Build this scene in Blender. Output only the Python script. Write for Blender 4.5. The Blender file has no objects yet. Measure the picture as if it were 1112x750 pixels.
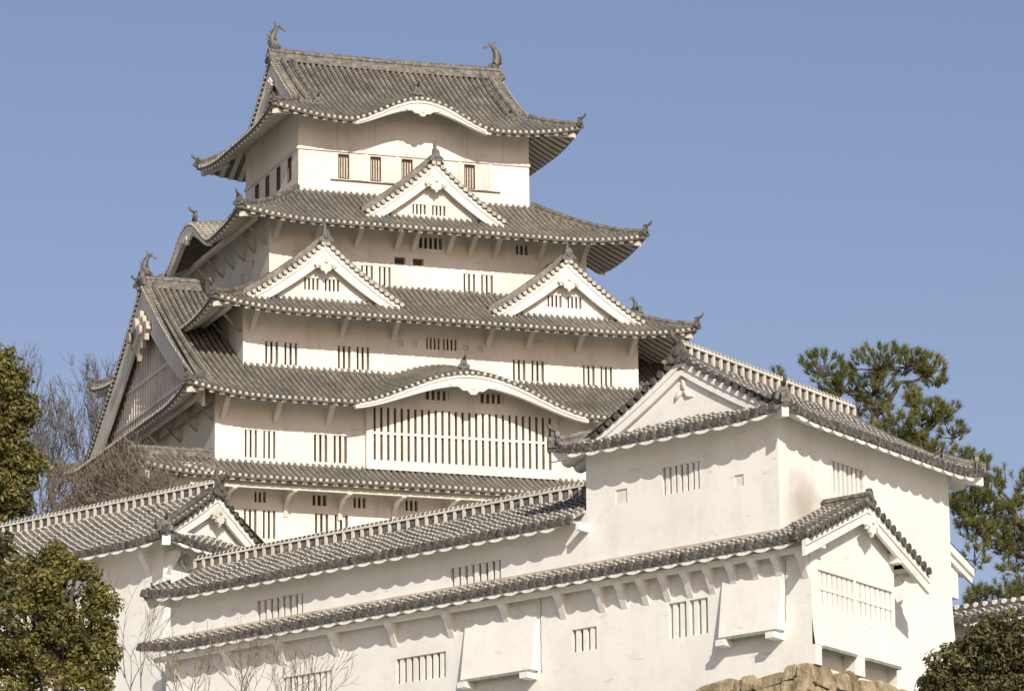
import bpy, math, random
from mathutils import Vector, Matrix, noise
random.seed(7)
R = math.radians
PI = math.pi
SC = bpy.context.scene
COL = SC.collection

# ------------------------------------------------------------------ camera
PITCH, ROLL = R(13.5), 0.010
cam_d = bpy.data.cameras.new("camera")
cam_d.sensor_width = 36.0
cam_d.lens = 5000.0 / 1112.0 * 36.0
cam_d.clip_start = 0.5
cam_d.clip_end = 20000
cam = bpy.data.objects.new("camera", cam_d)
COL.objects.link(cam)
_f = Vector((0, math.cos(PITCH), math.sin(PITCH)))
_r = Vector((1, 0, 0))
_u = _r.cross(_f)
_rr = math.cos(ROLL) * _r - math.sin(ROLL) * _u
_uu = math.cos(ROLL) * _u + math.sin(ROLL) * _r
cam.matrix_world = Matrix((
    (_rr.x, _uu.x, -_f.x, 0), (_rr.y, _uu.y, -_f.y, 0), (_rr.z, _uu.z, -_f.z, 1.7), (0, 0, 0, 1)))
SC.camera = cam

# ------------------------------------------------------------------ sky, sun, exposure
SUN_AZ, SUN_EL = R(284.5), R(27.5)          # azimuth counted from +X towards +Y
W = bpy.data.worlds.new("World")
SC.world = W
W.use_nodes = True
nt = W.node_tree
bg = nt.nodes["Background"]
sky = nt.nodes.new("ShaderNodeTexSky")
sky.sky_type = 'NISHITA'
sky.sun_disc = False
sky.sun_elevation = SUN_EL
sky.sun_rotation = PI / 2 - SUN_AZ
sky.altitude = 50
sky.air_density = 1.0
sky.dust_density = 1.2
sky.ozone_density = 3.0
tint = nt.nodes.new("ShaderNodeMix")
tint.data_type, tint.blend_type = 'RGBA', 'MULTIPLY'
tint.inputs[0].default_value = 1.0
tint.inputs[7].default_value = (1.21, 0.96, 0.935, 1)
nt.links.new(sky.outputs[0], tint.inputs[6])
nt.links.new(tint.outputs[2], bg.inputs[0])
bg.inputs[1].default_value = 0.10
sd = bpy.data.lights.new("sun", 'SUN')
sd.energy = 4.2
sd.angle = R(0.5)
sd.color = (1.0, 0.94, 0.835)
so = bpy.data.objects.new("sun", sd)
COL.objects.link(so)
tosun = Vector((math.cos(SUN_AZ) * math.cos(SUN_EL), math.sin(SUN_AZ) * math.cos(SUN_EL), math.sin(SUN_EL)))
so.rotation_euler = tosun.to_track_quat('Z', 'Y').to_euler()
so.location = (40, 0, 120)
SC.view_settings.view_transform = 'Standard'
SC.view_settings.look = 'None'
SC.view_settings.exposure = 0.08
SC.view_settings.gamma = 1.0

# ------------------------------------------------------------------ materials
def new_mat(name):
    m = bpy.data.materials.new(name)
    m.use_nodes = True
    n = m.node_tree.nodes
    b = n["Principled BSDF"]
    return m, m.node_tree, b

def N(t, kind, **kw):
    n = t.nodes.new(kind)
    for k, v in kw.items():
        setattr(n, k, v)
    return n

def ramp(t, fac, stops):
    r = N(t, "ShaderNodeValToRGB")
    el = r.color_ramp.elements
    while len(el) < len(stops):
        el.new(0.5)
    for e, (p, c) in zip(el, stops):
        e.position = p
        e.color = (*c, 1) if len(c) == 3 else c
    t.links.new(fac, r.inputs[0])
    return r.outputs[0]

def mixc(t, fac, a, b, mode='MIX'):
    m = N(t, "ShaderNodeMix", data_type='RGBA', blend_type=mode)
    for s, v in ((0, fac), (6, a), (7, b)):
        if hasattr(v, 'is_output'):
            t.links.new(v, m.inputs[s])
        else:
            m.inputs[s].default_value = v if not isinstance(v, tuple) else (*v, 1) if len(v) == 3 else v
    return m.outputs[2]

def noise_tex(t, vec, scale, detail=4, rough=0.55):
    n = N(t, "ShaderNodeTexNoise")
    n.inputs["Scale"].default_value = scale
    n.inputs["Detail"].default_value = detail
    n.inputs["Roughness"].default_value = rough
    if vec is not None:
        t.links.new(vec, n.inputs["Vector"])
    return n

def bump(t, b, h, strength, dist=0.02):
    bn = N(t, "ShaderNodeBump")
    bn.inputs["Strength"].default_value = strength
    bn.inputs["Distance"].default_value = dist
    t.links.new(h, bn.inputs["Height"])
    t.links.new(bn.outputs[0], b.inputs["Normal"])

def plaster(name, base, stain, amount=0.5, streak=0.35):
    m, t, b = new_mat(name)
    tc = N(t, "ShaderNodeTexCoord")
    big = noise_tex(t, tc.outputs["Object"], 0.35, 6, 0.62)
    c = ramp(t, big.outputs[0], [(0.40, tuple(base)), (0.72, tuple(b_ * (1 - amount) + s_ * amount for b_, s_ in zip(base, stain)))])
    mp = N(t, "ShaderNodeMapping")
    mp.inputs["Scale"].default_value = (1.1, 1.1, 0.20)
    t.links.new(tc.outputs["Object"], mp.inputs["Vector"])
    st = noise_tex(t, mp.outputs[0], 1.0, 5, 0.6)
    f = ramp(t, st.outputs[0], [(0.52, (0, 0, 0)), (0.80, (streak, streak, streak))])
    c = mixc(t, f, c, tuple(stain))
    fine = noise_tex(t, tc.outputs["Object"], 6.0, 4, 0.6)
    f2 = ramp(t, fine.outputs[0], [(0.56, (0, 0, 0)), (0.78, (0.18, 0.18, 0.18))])
    c = mixc(t, f2, c, tuple(stain))
    mp2 = N(t, "ShaderNodeMapping")
    mp2.inputs["Scale"].default_value = (0.9, 0.9, 3.2)
    t.links.new(tc.outputs["Object"], mp2.inputs["Vector"])
    sc2 = noise_tex(t, mp2.outputs[0], 0.9, 3, 0.5)
    f3 = ramp(t, sc2.outputs[0], [(0.665, (0, 0, 0)), (0.71, (0.38, 0.38, 0.38))])
    c = mixc(t, f3, c, tuple(stain))
    mid = noise_tex(t, tc.outputs["Object"], 1.1, 7, 0.7)
    f4 = ramp(t, mid.outputs[0], [(0.50, (0, 0, 0)), (0.70, (0.22, 0.22, 0.22))])
    c = mixc(t, f4, c, tuple(stain))
    t.links.new(c, b.inputs["Base Color"])
    b.inputs["Roughness"].default_value = 0.9
    bump(t, b, fine.outputs[0], 0.25, 0.03)
    return m

def tile_mat(name, dark, light, joint, joint_amt, side_amt, length=0.33):
    """grey roof tile: u runs across one tile row, v in metres down the slope"""
    m, t, b = new_mat(name)
    uv = N(t, "ShaderNodeUVMap")
    sp = N(t, "ShaderNodeSeparateXYZ")
    t.links.new(uv.outputs[0], sp.inputs[0])
    tc = N(t, "ShaderNodeTexCoord")
    n1 = noise_tex(t, tc.outputs["Object"], 1.3, 5, 0.65)
    n2 = noise_tex(t, tc.outputs["Object"], 9.0, 3, 0.6)
    c = ramp(t, n1.outputs[0], [(0.34, dark), (0.66, light)])
    c2 = ramp(t, n2.outputs[0], [(0.30, (0.55, 0.55, 0.55)), (0.70, (1.25, 1.22, 1.18))])
    c = mixc(t, 1.0, c, c2, 'MULTIPLY')
    n3 = noise_tex(t, tc.outputs["Object"], 0.30, 4, 0.6)
    c = mixc(t, 1.0, c, ramp(t, n3.outputs[0], [(0.32, (0.68, 0.68, 0.70)), (0.68, (1.28, 1.24, 1.14))]), 'MULTIPLY')
    n4 = noise_tex(t, tc.outputs["Object"], 3.2, 4, 0.6)
    c = mixc(t, ramp(t, n4.outputs[0], [(0.60, (0, 0, 0)), (0.70, (0.45, 0.45, 0.45))]), c, (0.36, 0.335, 0.26))
    dv = N(t, "ShaderNodeMath", operation='DIVIDE')
    t.links.new(sp.outputs[1], dv.inputs[0])
    dv.inputs[1].default_value = length
    fr = N(t, "ShaderNodeMath", operation='FRACT')
    t.links.new(dv.outputs[0], fr.inputs[0])
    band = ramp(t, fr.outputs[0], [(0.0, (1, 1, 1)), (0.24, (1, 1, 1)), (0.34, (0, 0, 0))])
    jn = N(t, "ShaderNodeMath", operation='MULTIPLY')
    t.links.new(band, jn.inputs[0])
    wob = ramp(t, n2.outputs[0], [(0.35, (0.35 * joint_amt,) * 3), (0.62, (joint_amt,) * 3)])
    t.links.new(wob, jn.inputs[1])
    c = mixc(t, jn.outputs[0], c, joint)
    ab = N(t, "ShaderNodeMath", operation='SUBTRACT')
    t.links.new(sp.outputs[0], ab.inputs[0])
    ab.inputs[1].default_value = 0.5
    aa = N(t, "ShaderNodeMath", operation='ABSOLUTE')
    t.links.new(ab.outputs[0], aa.inputs[0])
    sf = ramp(t, aa.outputs[0], [(0.34, (0, 0, 0)), (0.46, (side_amt,) * 3)])
    c = mixc(t, sf, c, joint)
    t.links.new(c, b.inputs["Base Color"])
    b.inputs["Roughness"].default_value = 0.6
    bump(t, b, n2.outputs[0], 0.3, 0.02)
    return m

def noisy(name, a, b_, scale, rough=0.85, detail=4, lo=0.35, hi=0.68, bstr=0.3, bdist=0.03):
    m, t, b = new_mat(name)
    tc = N(t, "ShaderNodeTexCoord")
    n1 = noise_tex(t, tc.outputs["Object"], scale, detail, 0.6)
    t.links.new(ramp(t, n1.outputs[0], [(lo, a), (hi, b_)]), b.inputs["Base Color"])
    b.inputs["Roughness"].default_value = rough
    if bstr:
        bump(t, b, n1.outputs[0], bstr, bdist)
    return m

def leaf_mat(name, a, b_, c_, trans=0.25):
    m, t, b = new_mat(name)
    gi = N(t, "ShaderNodeAttribute", attribute_name="leaf_tone")
    col = ramp(t, gi.outputs["Fac"], [(0.0, a), (0.5, b_), (1.0, c_)])
    t.links.new(col, b.inputs["Base Color"])
    b.inputs["Roughness"].default_value = 0.55
    tr = N(t, "ShaderNodeBsdfTranslucent")
    t.links.new(col, tr.inputs[0])
    mx = N(t, "ShaderNodeMixShader")
    mx.inputs[0].default_value = trans
    t.links.new(b.outputs[0], mx.inputs[1])
    t.links.new(tr.outputs[0], mx.inputs[2])
    t.links.new(mx.outputs[0], t.nodes["Material Output"].inputs[0])
    return m

M = {}
M['plaster_keep'] = plaster("plaster_aged", (0.80, 0.775, 0.69), (0.44, 0.395, 0.31), 0.34, 0.48)
M['plaster'] = plaster("plaster_white", (0.82, 0.82, 0.765), (0.50, 0.475, 0.405), 0.24, 0.22)
M['plaster_trim'] = plaster("plaster_trim", (0.74, 0.71, 0.63), (0.40, 0.36, 0.29), 0.45, 0.35)
M['plaster_old'] = plaster("plaster_weathered", (0.60, 0.54, 0.44), (0.24, 0.20, 0.15), 0.7, 0.6)
M['tile_keep'] = tile_mat("tile_keep", (0.095, 0.09, 0.078), (0.26, 0.245, 0.21), (0.52, 0.49, 0.41), 0.55, 0.3)
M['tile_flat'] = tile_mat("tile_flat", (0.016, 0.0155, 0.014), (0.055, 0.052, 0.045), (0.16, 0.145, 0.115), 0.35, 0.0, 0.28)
M['tile_near'] = tile_mat("tile_near", (0.06, 0.058, 0.052), (0.18, 0.172, 0.15), (0.62, 0.59, 0.52), 1.0, 0.35, 0.40)
M['tile_end'] = noisy("tile_end", (0.035, 0.034, 0.03), (0.15, 0.14, 0.12), 4.0, 0.6)
M['tile_end_keep'] = noisy("tile_end_pale", (0.30, 0.28, 0.23), (0.58, 0.54, 0.45), 3.0, 0.7)
M['ridge'] = noisy("ridge_tile", (0.06, 0.056, 0.048), (0.24, 0.22, 0.18), 4.0, 0.65)
M['ornament'] = noisy("ornament_tile", (0.06, 0.057, 0.05), (0.17, 0.16, 0.135), 4.0, 0.55)
M['dark'] = noisy("dark_opening", (0.06, 0.042, 0.025), (0.12, 0.085, 0.052), 3.0, 0.9, bstr=0)
M['timber'] = noisy("brown_timber", (0.085, 0.055, 0.034), (0.16, 0.105, 0.066), 8.0, 0.7)
M['shutter'] = noisy("pale_shutter", (0.56, 0.49, 0.38), (0.70, 0.63, 0.51), 5.0, 0.9, bstr=0)
M['board'] = noisy("grey_green_board", (0.20, 0.22, 0.18), (0.33, 0.34, 0.28), 6.0, 0.7)
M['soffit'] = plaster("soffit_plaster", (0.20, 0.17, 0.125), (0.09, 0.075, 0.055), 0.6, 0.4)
M['stone'] = noisy("castle_stone", (0.20, 0.15, 0.075), (0.50, 0.415, 0.26), 1.4, 0.95, 10, 0.32, 0.66, 1.0, 0.35)
M['ground'] = noisy("hill_ground", (0.29, 0.275, 0.235), (0.43, 0.41, 0.36), 0.15, 0.95, 8)
M['bark'] = noisy("bark", (0.05, 0.04, 0.03), (0.13, 0.105, 0.08), 4.0, 0.9)
M['bark_pale'] = noisy("bark_pale", (0.16, 0.125, 0.09), (0.30, 0.24, 0.17), 4.0, 0.9)
M['twig'] = noisy("twig", (0.11, 0.10, 0.092), (0.20, 0.18, 0.165), 3.0, 0.9)
M['twig_brown'] = noisy("twig_brown", (0.12, 0.095, 0.068), (0.25, 0.20, 0.145), 2.0, 0.9)
M['leaf'] = leaf_mat("leaf_evergreen", (0.040, 0.047, 0.010), (0.145, 0.138, 0.030), (0.32, 0.265, 0.07))
M['leaf_dark'] = leaf_mat("leaf_dark", (0.040, 0.043, 0.013), (0.105, 0.10, 0.030), (0.25, 0.205, 0.07))
M['needle'] = leaf_mat("pine_needle", (0.045, 0.064, 0.016), (0.145, 0.162, 0.040), (0.34, 0.315, 0.10), 0.3)
M['metal'] = noisy("lamp_metal", (0.6, 0.6, 0.56), (0.75, 0.74, 0.7), 5.0, 0.4, bstr=0)

# ------------------------------------------------------------------ frames and mesh builder
class Frame:
    def __init__(s, o, ax, ay):
        s.o = Vector(o)
        s.X = Vector((math.cos(R(ax)), math.sin(R(ax)), 0))
        s.Y = Vector((math.cos(R(ay)), math.sin(R(ay)), 0))
        s.flip = s.X.cross(s.Y).z < 0
    def w(s, p):
        return s.o + s.X * p[0] + s.Y * p[1] + Vector((0, 0, p[2]))

KEEP = Frame((-12.18, 255.0, 72.18), 18.5, 111.0)
TUR = Frame((10.59, 180.0, 40.07), 57.0, 138.0)
WORLD = Frame((0, 0, 0), 0, 90)

def tag(o, label=None, cat=None, group=None, kind=None):
    for k, v in (("label", label), ("category", cat), ("group", group), ("kind", kind)):
        if v:
            o[k] = v
    return o

def empty(name, loc, label, cat, group=None):
    o = bpy.data.objects.new(name, None)
    COL.objects.link(o)
    o.location = loc
    o.empty_display_size = 0.5
    return tag(o, label, cat, group)

def world_of(o):
    p = Vector((0, 0, 0))
    while o:
        p += o.location
        o = o.parent
    return p

class MB:
    def __init__(s, F=WORLD):
        s.F = F; s.v = []; s.f = []; s.mi = []; s.uv = []; s.sm = []
    def vert(s, p, uv=(0.5, 0.6)):
        s.v.append(s.F.w(p)); s.uv.append(uv)
        return len(s.v) - 1
    def face(s, idx, m=0, smooth=False):
        s.f.append(list(idx)); s.mi.append(m); s.sm.append(smooth)
    def poly(s, pts, m=0):
        s.face([s.vert(p) for p in pts], m)
    def box(s, x0, x1, y0, y1, z0, z1, m=0):
        i = [s.vert((x, y, z)) for z in (z0, z1) for y in (y0, y1) for x in (x0, x1)]
        for q in ((0, 2, 3, 1), (4, 5, 7, 6), (0, 1, 5, 4), (2, 6, 7, 3), (0, 4, 6, 2), (1, 3, 7, 5)):
            s.face([i[k] for k in q], m)
    def bar(s, a, b, side, up, w, h, m=0, w2=None, h2=None):
        """square bar from a to b; side and up are unit directions, w,h full sizes"""
        a, b, side, up = Vector(a), Vector(b), Vector(side), Vector(up)
        w2 = w if w2 is None else w2; h2 = h if h2 is None else h2
        i = []
        for p, ww, hh in ((a, w, h), (b, w2, h2)):
            for sx, sy in ((-1, -1), (1, -1), (1, 1), (-1, 1)):
                i.append(s.vert(p + side * (sx * ww / 2) + up * (sy * hh / 2)))
        for q in ((0, 1, 2, 3), (7, 6, 5, 4), (0, 4, 5, 1), (1, 5, 6, 2), (2, 6, 7, 3), (3, 7, 4, 0)):
            s.face([i[k] for k in q], m)
    def loft(s, rings, m=0, closed=True, caps=True, smooth=True, uvs=None):
        idx = []
        for ri, r in enumerate(rings):
            idx.append([s.vert(p, (uvs[ri][k] if uvs else (k / max(1, len(r) - 1), 0.6))) for k, p in enumerate(r)])
        n = len(rings[0])
        for a, b in zip(idx, idx[1:]):
            for k in range(n if closed else n - 1):
                k2 = (k + 1) % n
                s.face((a[k], a[k2], b[k2], b[k]), m, smooth)
        if caps and closed:
            s.face(idx[0][::-1], m); s.face(idx[-1], m)
    def tube(s, path, radii, n=6, m=0, caps=True):
        path = [Vector(p) for p in path]
        if not isinstance(radii, (list, tuple)):
            radii = [radii] * len(path)
        rings = []
        ref = Vector((0.31, 0.17, 0.93))
        for k, p in enumerate(path):
            d = (path[min(k + 1, len(path) - 1)] - path[max(k - 1, 0)])
            d = d.normalized() if d.length > 1e-9 else Vector((0, 0, 1))
            a = d.cross(ref)
            if a.length < 0.1:
                a = d.cross(Vector((1, 0, 0)))
            a.normalize(); b = d.cross(a)
            rings.append([p + (a * math.cos(2 * PI * j / n) + b * math.sin(2 * PI * j / n)) * radii[k] for j in range(n)])
        s.loft(rings, m, True, caps)
    def disc(s, c, nrm, r, depth, n=8, m=0):
        nrm = Vector(nrm).normalized()
        s.tube([Vector(c), Vector(c) + nrm * depth], r, n, m)
    def build(s, name, mats, parent=None, kind=None, label=None, attr=None, at=None):
        base = world_of(parent) if parent else Vector(at or (0, 0, 0))
        me = bpy.data.meshes.new(name)
        me.from_pydata([tuple(p - base) for p in s.v], [], s.f)
        for m in mats:
            me.materials.append(m)
        me.polygons.foreach_set("material_index", s.mi)
        me.polygons.foreach_set("use_smooth", s.sm)
        ul = me.uv_layers.new(name="UVMap")
        li = [0] * len(me.loops)
        me.loops.foreach_get("vertex_index", li)
        fl = []
        for k in li:
            fl.extend(s.uv[k])
        ul.data.foreach_set("uv", fl)
        if attr is not None:
            a = me.attributes.new("leaf_tone", 'FLOAT', 'POINT')
            a.data.foreach_set("value", attr)
        if s.F.flip:
            me.flip_normals()
        me.update()
        o = bpy.data.objects.new(name, me)
        COL.objects.link(o)
        if parent:
            o.parent = parent
        else:
            o.location = base
        if kind:
            o["kind"] = kind
        if label:
            o["label"] = label
        return o

# ------------------------------------------------------------------ roofs
class Side:
    """one slope of a roof: O eave corner, A along the eave, B uphill"""
    def __init__(s, O, A, B, length, zf, dmax, q0=0.0):
        s.O, s.A, s.B, s.len, s.zf, s.dmax = Vector((*O, 0)), Vector((*A, 0)), Vector((*B, 0)), length, zf, dmax
        s.bumps = []
    def p(s, c, d, dz=0.0):
        return s.O + s.A * c + s.B * d + Vector((0, 0, s.zf(c, d) + dz))

def tiles(mb, sd, c0=None, c1=None, pitch=0.4, r=0.105, nd=7, m_rib=0, m_flat=1, m_end=2, dstart=None, disc_r=None, ends=True):
    c0 = 0.0 if c0 is None else c0
    c1 = sd.len if c1 is None else c1
    n = max(1, round((c1 - c0) / pitch))
    pt = (c1 - c0) / n
    ds = dstart or (lambda c: 0.0)
    cols = []
    for k in range(n + 1):
        c = c0 + k * pt
        a, b = ds(c), max(ds(c), sd.dmax(c))
        col = []
        for j in range(nd + 1):
            d = a + (b - a) * j / nd
            p = sd.p(c, d)
            col.append(mb.vert(p, (0.5, d * 1.2)))
        cols.append(col)
    for a, b in zip(cols, cols[1:]):
        for j in range(nd):
            mb.face((a[j], b[j], b[j + 1], a[j + 1]), m_flat, True)
    K = 6
    for k in range(n):
        c = c0 + (k + 0.5) * pt + random.uniform(-0.012, 0.012)
        a, b = ds(c), sd.dmax(c)
        if b - a < 0.12:
            continue
        path = [sd.p(c, a + (b - a) * j / nd) for j in range(nd + 1)]
        rings, uvs = [], []
        L = random.uniform(0, 0.1)
        rr = r * random.uniform(0.96, 1.05)
        for j, p in enumerate(path):
            if j:
                L += (p - path[j - 1]).length
            t = (path[min(j + 1, nd)] - path[max(j - 1, 0)])
            t = t.normalized() if t.length > 1e-6 else sd.B
            up = sd.A.cross(t)
            if up.z < 0:
                up = -up
            side = sd.A
            rings.append([p + side * (math.cos(PI * q / (K - 1)) * rr) + up * (math.sin(PI * q / (K - 1)) * rr * 1.35 + (0.035 if 0 < q < K - 1 else -0.01)) for q in range(K)])
            uvs.append([(q / (K - 1), L) for q in range(K)])
        mb.loft(rings, m_rib, False, False, True, uvs)
        if ends and a < 1e-6:
            dr = disc_r or r * 1.05
            e = path[0] + Vector((0, 0, rr * 0.25))
            mb.disc(e - sd.B * 0.07, sd.B, dr, 0.14, 9, m_end)

def eave_edge(mb, sd, c0=0.0, c1=None, m_tile=0, m_white=1, th=0.09, fh=0.07, step=0.4, wave=0.0):
    """tile edge with drop tiles and the white board under it"""
    c1 = sd.len if c1 is None else c1
    n = max(2, round((c1 - c0) / step)) * 2
    rings = []
    rings2 = []
    for k in range(n + 1):
        c = c0 + (c1 - c0) * k / n
        sag = (0.05 if k % 2 == 0 else -0.0)
        rings.append([sd.p(c, -0.03, 0.0), sd.p(c, -0.03, -th - sag), sd.p(c, 0.10, -th), sd.p(c, 0.12, 0.0)])
        w = wave * (0.5 - 0.5 * math.cos(2 * PI * k / 4))
        rings2.append([sd.p(c, 0.05, -th), sd.p(c, 0.05, -th - fh - w), sd.p(c, 0.20, -th - fh - w), sd.p(c, 0.20, -th)])
    mb.loft(rings, m_tile, True, True, False)
    mb.loft(rings2, m_white, True, True, False)

def soffit(mb, sd, dw, c0=0.0, c1=None, off=0.24, m=0, step=0.8):
    c1 = sd.len if c1 is None else c1
    n = max(2, round((c1 - c0) / step))
    prev = None
    for k in range(n + 1):
        c = c0 + (c1 - c0) * k / n
        q = min(c, sd.len - c)
        b = max(0.12, min(dw, q + 0.1))
        col = [mb.vert(sd.p(c, 0.12 + (b - 0.12) * j / 4, -off)) for j in range(5)]
        if prev:
            for j in range(4):
                mb.face((prev[j], prev[j + 1], col[j + 1], col[j]), m)
        prev = col

def rafters(mb, sd, dw, c0=0.0, c1=None, sp=0.5, w=0.17, h=0.13, off=0.17, m=0, skip=None, rnd=False, m_end=None):
    c1 = sd.len if c1 is None else c1
    n = max(1, round((c1 - c0) / sp))
    for k in range(n):
        c = c0 + (k + 0.5) * (c1 - c0) / n
        if skip and skip(c):
            continue
        b = min(dw, min(c, sd.len - c))
        if b < 0.5:
            continue
        if rnd:
            ww = (c1 - c0) / n
            rings = []
            for j in range(5):
                d = 0.02 + (b - 0.02) * j / 4
                p = sd.p(c, d, -off)
                sc_ = 1.0 if j else 0.9
                rings.append([p + sd.A * (math.cos(PI * q / 6) * ww * 0.5 * sc_) - Vector((0, 0, math.sin(PI * q / 6) * h * sc_)) for q in range(7)])
            mb.loft(rings, m, True, True, True)
        else:
            pts = [sd.p(c, 0.11 + (b - 0.11) * j / 3, -off - h / 2) for j in range(4)]
            for a, e in zip(pts, pts[1:]):
                t = (e - a).normalized()
                up = sd.A.cross(t)
                mb.bar(a, e, sd.A, up, w, h, m)

def ridge_bar(mb, path, w=0.34, h=0.42, m=0, cap=0.13, m_cap=None, inset=True):
    """layered tile ridge following path (list of points on the tile surface)"""
    path = [Vector(p) for p in path]
    m_cap = m if m_cap is None else m_cap
    layers = ((-0.15, 0.0, 1.0), (0.0, 0.28, 1.0), (0.30, 0.62, 0.86), (0.64, 0.9, 1.0))
    n = len(path)
    sides = []
    for k in range(n):
        t = path[min(k + 1, n - 1)] - path[max(k - 1, 0)]
        t.z = 0
        t.normalize()
        sides.append(Vector((-t.y, t.x, 0)))
    for a, b, f in layers:
        rings = [[p + s_ * (w * f / 2) + Vector((0, 0, a * h)), p - s_ * (w * f / 2) + Vector((0, 0, a * h)),
                  p - s_ * (w * f / 2) + Vector((0, 0, b * h)), p + s_ * (w * f / 2) + Vector((0, 0, b * h))] for p, s_ in zip(path, sides)]
        mb.loft(rings, m, True, True, False)
    core = [[p + s_ * (w * 0.36) + Vector((0, 0, -0.1 * h)), p - s_ * (w * 0.36) + Vector((0, 0, -0.1 * h)),
             p - s_ * (w * 0.36) + Vector((0, 0, 0.95 * h)), p + s_ * (w * 0.36) + Vector((0, 0, 0.95 * h))] for p, s_ in zip(path, sides)]
    mb.loft(core, m, True, True, False)
    mb.tube([p + Vector((0, 0, h * 0.92)) for p in path], cap, 7, m_cap)

def oni(mb, p, d, s=1.0, m=0, horn=True):
    """ridge-end tile: shield, two curls and a horn, facing direction d"""
    p, d = Vector(p), Vector((d[0], d[1], 0)).normalized()
    a = Vector((-d.y, d.x, 0))
    z = Vector((0, 0, 1))
    prof = [(-0.34, -0.12), (-0.36, 0.16), (-0.22, 0.26), (-0.20, 0.46), (-0.10, 0.60), (0.10, 0.60), (0.20, 0.46), (0.22, 0.26), (0.36, 0.16), (0.34, -0.12)]
    mb.loft([[p + a * (x * s) + z * (y * s) + d * (o * s) for x, y in prof] for o in (-0.12, 0.08)], m, True, True, False)
    mb.disc(p + d * (0.06 * s) + z * (0.22 * s), d, 0.13 * s, 0.10 * s, 9, m)
    for sx in (-1, 1):
        mb.disc(p + a * (sx * 0.30 * s) + z * (0.02 * s), d, 0.13 * s, 0.12 * s, 8, m)
    if horn:
        q = p + z * (0.56 * s)
        mb.tube([q - d * 0.15 * s, q + d * 0.15 * s + z * 0.03 * s, q + d * 0.36 * s + z * 0.16 * s, q + d * 0.44 * s + z * 0.34 * s],
                [0.11 * s, 0.10 * s, 0.085 * s, 0.07 * s], 7, m)

def finial(mb, p, s=1.0, m=0):
    p = Vector(p)
    z = Vector((0, 0, 1))
    prof = [(0.0, 0.16), (0.12, 0.22), (0.3, 0.2), (0.42, 0.1), (0.52, 0.15), (0.66, 0.13), (0.78, 0.05), (0.95, 0.02)]
    mb.tube([p + z * (h * s) for h, _ in prof], [r_ * s for _, r_ in prof], 8, m)

def prof_norm(ze, zt, ov, k=0.22):
    return lambda d: ze + (zt - ze) * ((1 - k) * d / ov + k * (d / ov) ** 2)

def make_sides(rect, ov, prof, lift, Lc, inner=None, gable=None, half=None):
    """rect eave rectangle; ov dict of slope depth per side; gable dict(side)->distance of the gable from that eave"""
    X0, X1, Y0, Y1 = rect
    spec = {'s': ((X0, Y0), (1, 0), (0, 1), X1 - X0, 'w', 'e'),
            'e': ((X1, Y0), (0, 1), (-1, 0), Y1 - Y0, 's', 'n'),
            'n': ((X1, Y1), (-1, 0), (0, -1), X1 - X0, 'e', 'w'),
            'w': ((X0, Y1), (0, -1), (1, 0), Y1 - Y0, 'n', 's')}
    out = {}
    gable = gable or {}
    for key, (O, A, B, ln, l, r_) in spec.items():
        o_, ol, orr = ov[key], ov[l], ov[r_]
        def zf(c, d, o_=o_, ln=ln, key=key):
            q = min(c, ln - c)
            lf = lift * max(0.0, 1 - max(q, 0) / Lc) ** 2.0 * max(0.0, 1 - d / min(o_, 5.0))
            s_ = out[key]
            z = prof[key](d) + lf
            for (cc, hw, h, sb) in s_.bumps:
                t = (c - cc) / hw
                if abs(t) < 1:
                    z = max(z, prof[key](0) + h * (0.5 + 0.5 * math.cos(PI * t)) ** 0.9 + sb * d)
            return z
        def dmax(c, o_=o_, ol=ol, orr=orr, ln=ln, l=l, r_=r_):
            v = o_
            if l in gable:
                if c < gable[l]:
                    v = min(v, c)
            else:
                v = min(v, o_ * c / ol)
            if r_ in gable:
                if ln - c < gable[r_]:
                    v = min(v, ln - c)
            else:
                v = min(v, o_ * (ln - c) / orr)
            return max(0.0, v)
        out[key] = Side(O, A, B, ln, zf, dmax)
    return out

def hip_path(sds, corner, dlim, ovs=None, n=8, dz=0.0):
    """points up the hip at a corner, e.g. 'sw'"""
    sd = sds[corner[0]]
    o_, o2 = ovs
    pts = []
    for j in range(n + 1):
        t = dlim * j / n
        c = t * o2 / o_
        if corner in ('sw',):
            cc = c
        elif corner == 'se':
            cc = sd.len - c
        elif corner == 'nw':
            cc = sd.len - c
        else:
            cc = c
        pts.append(sd.p(cc, t, dz))
    return pts

def bargeboard(mb, pts_top, depth0, depth1, nrm, th=0.14, m=0):
    """white curved board hanging under pts_top (apex first), facing nrm"""
    nrm = Vector((*nrm, 0))
    n = len(pts_top)
    rings = []
    for k, p in enumerate(pts_top):
        p = Vector(p)
        dd = depth0 + (depth1 - depth0) * k / (n - 1)
        q = p - Vector((0, 0, dd))
        rings.append([p, q, q - nrm * th, p - nrm * th])
    mb.loft(rings, m, True, True, False)

def pendant(mb, p, nrm, a, s=1.0, m=0):
    """carved gable pendant under the apex"""
    p, nrm, a = Vector(p), Vector((*nrm, 0)), Vector((*a, 0))
    z = Vector((0, 0, 1))
    prof = [(0, 0.45), (0.14, 0.42), (0.17, 0.27), (0.30, 0.30), (0.36, 0.16), (0.52, 0.14), (0.58, -0.02), (0.47, -0.08), (0.46, -0.20), (0.30, -0.15), (0.24, -0.30), (0.10, -0.34), (0, -0.50)]
    prof = prof + [(-x, y) for x, y in prof[-2:0:-1]]
    mb.loft([[p + a * (x * s) + z * (y * s) + nrm * o for x, y in prof] for o in (-0.05, 0.05 + 0.05 * s)], m, True, True, False)
    mb.disc(p + nrm * (0.05 + 0.03 * s) + z * (0.18 * s), nrm, 0.12 * s, 0.10 * s, 6, m)
    for sx in (-1, 1):
        mb.disc(p + nrm * (0.1 * s) + a * (0.33 * sx * s), nrm, 0.11 * s, 0.06 * s, 7, m)

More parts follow.
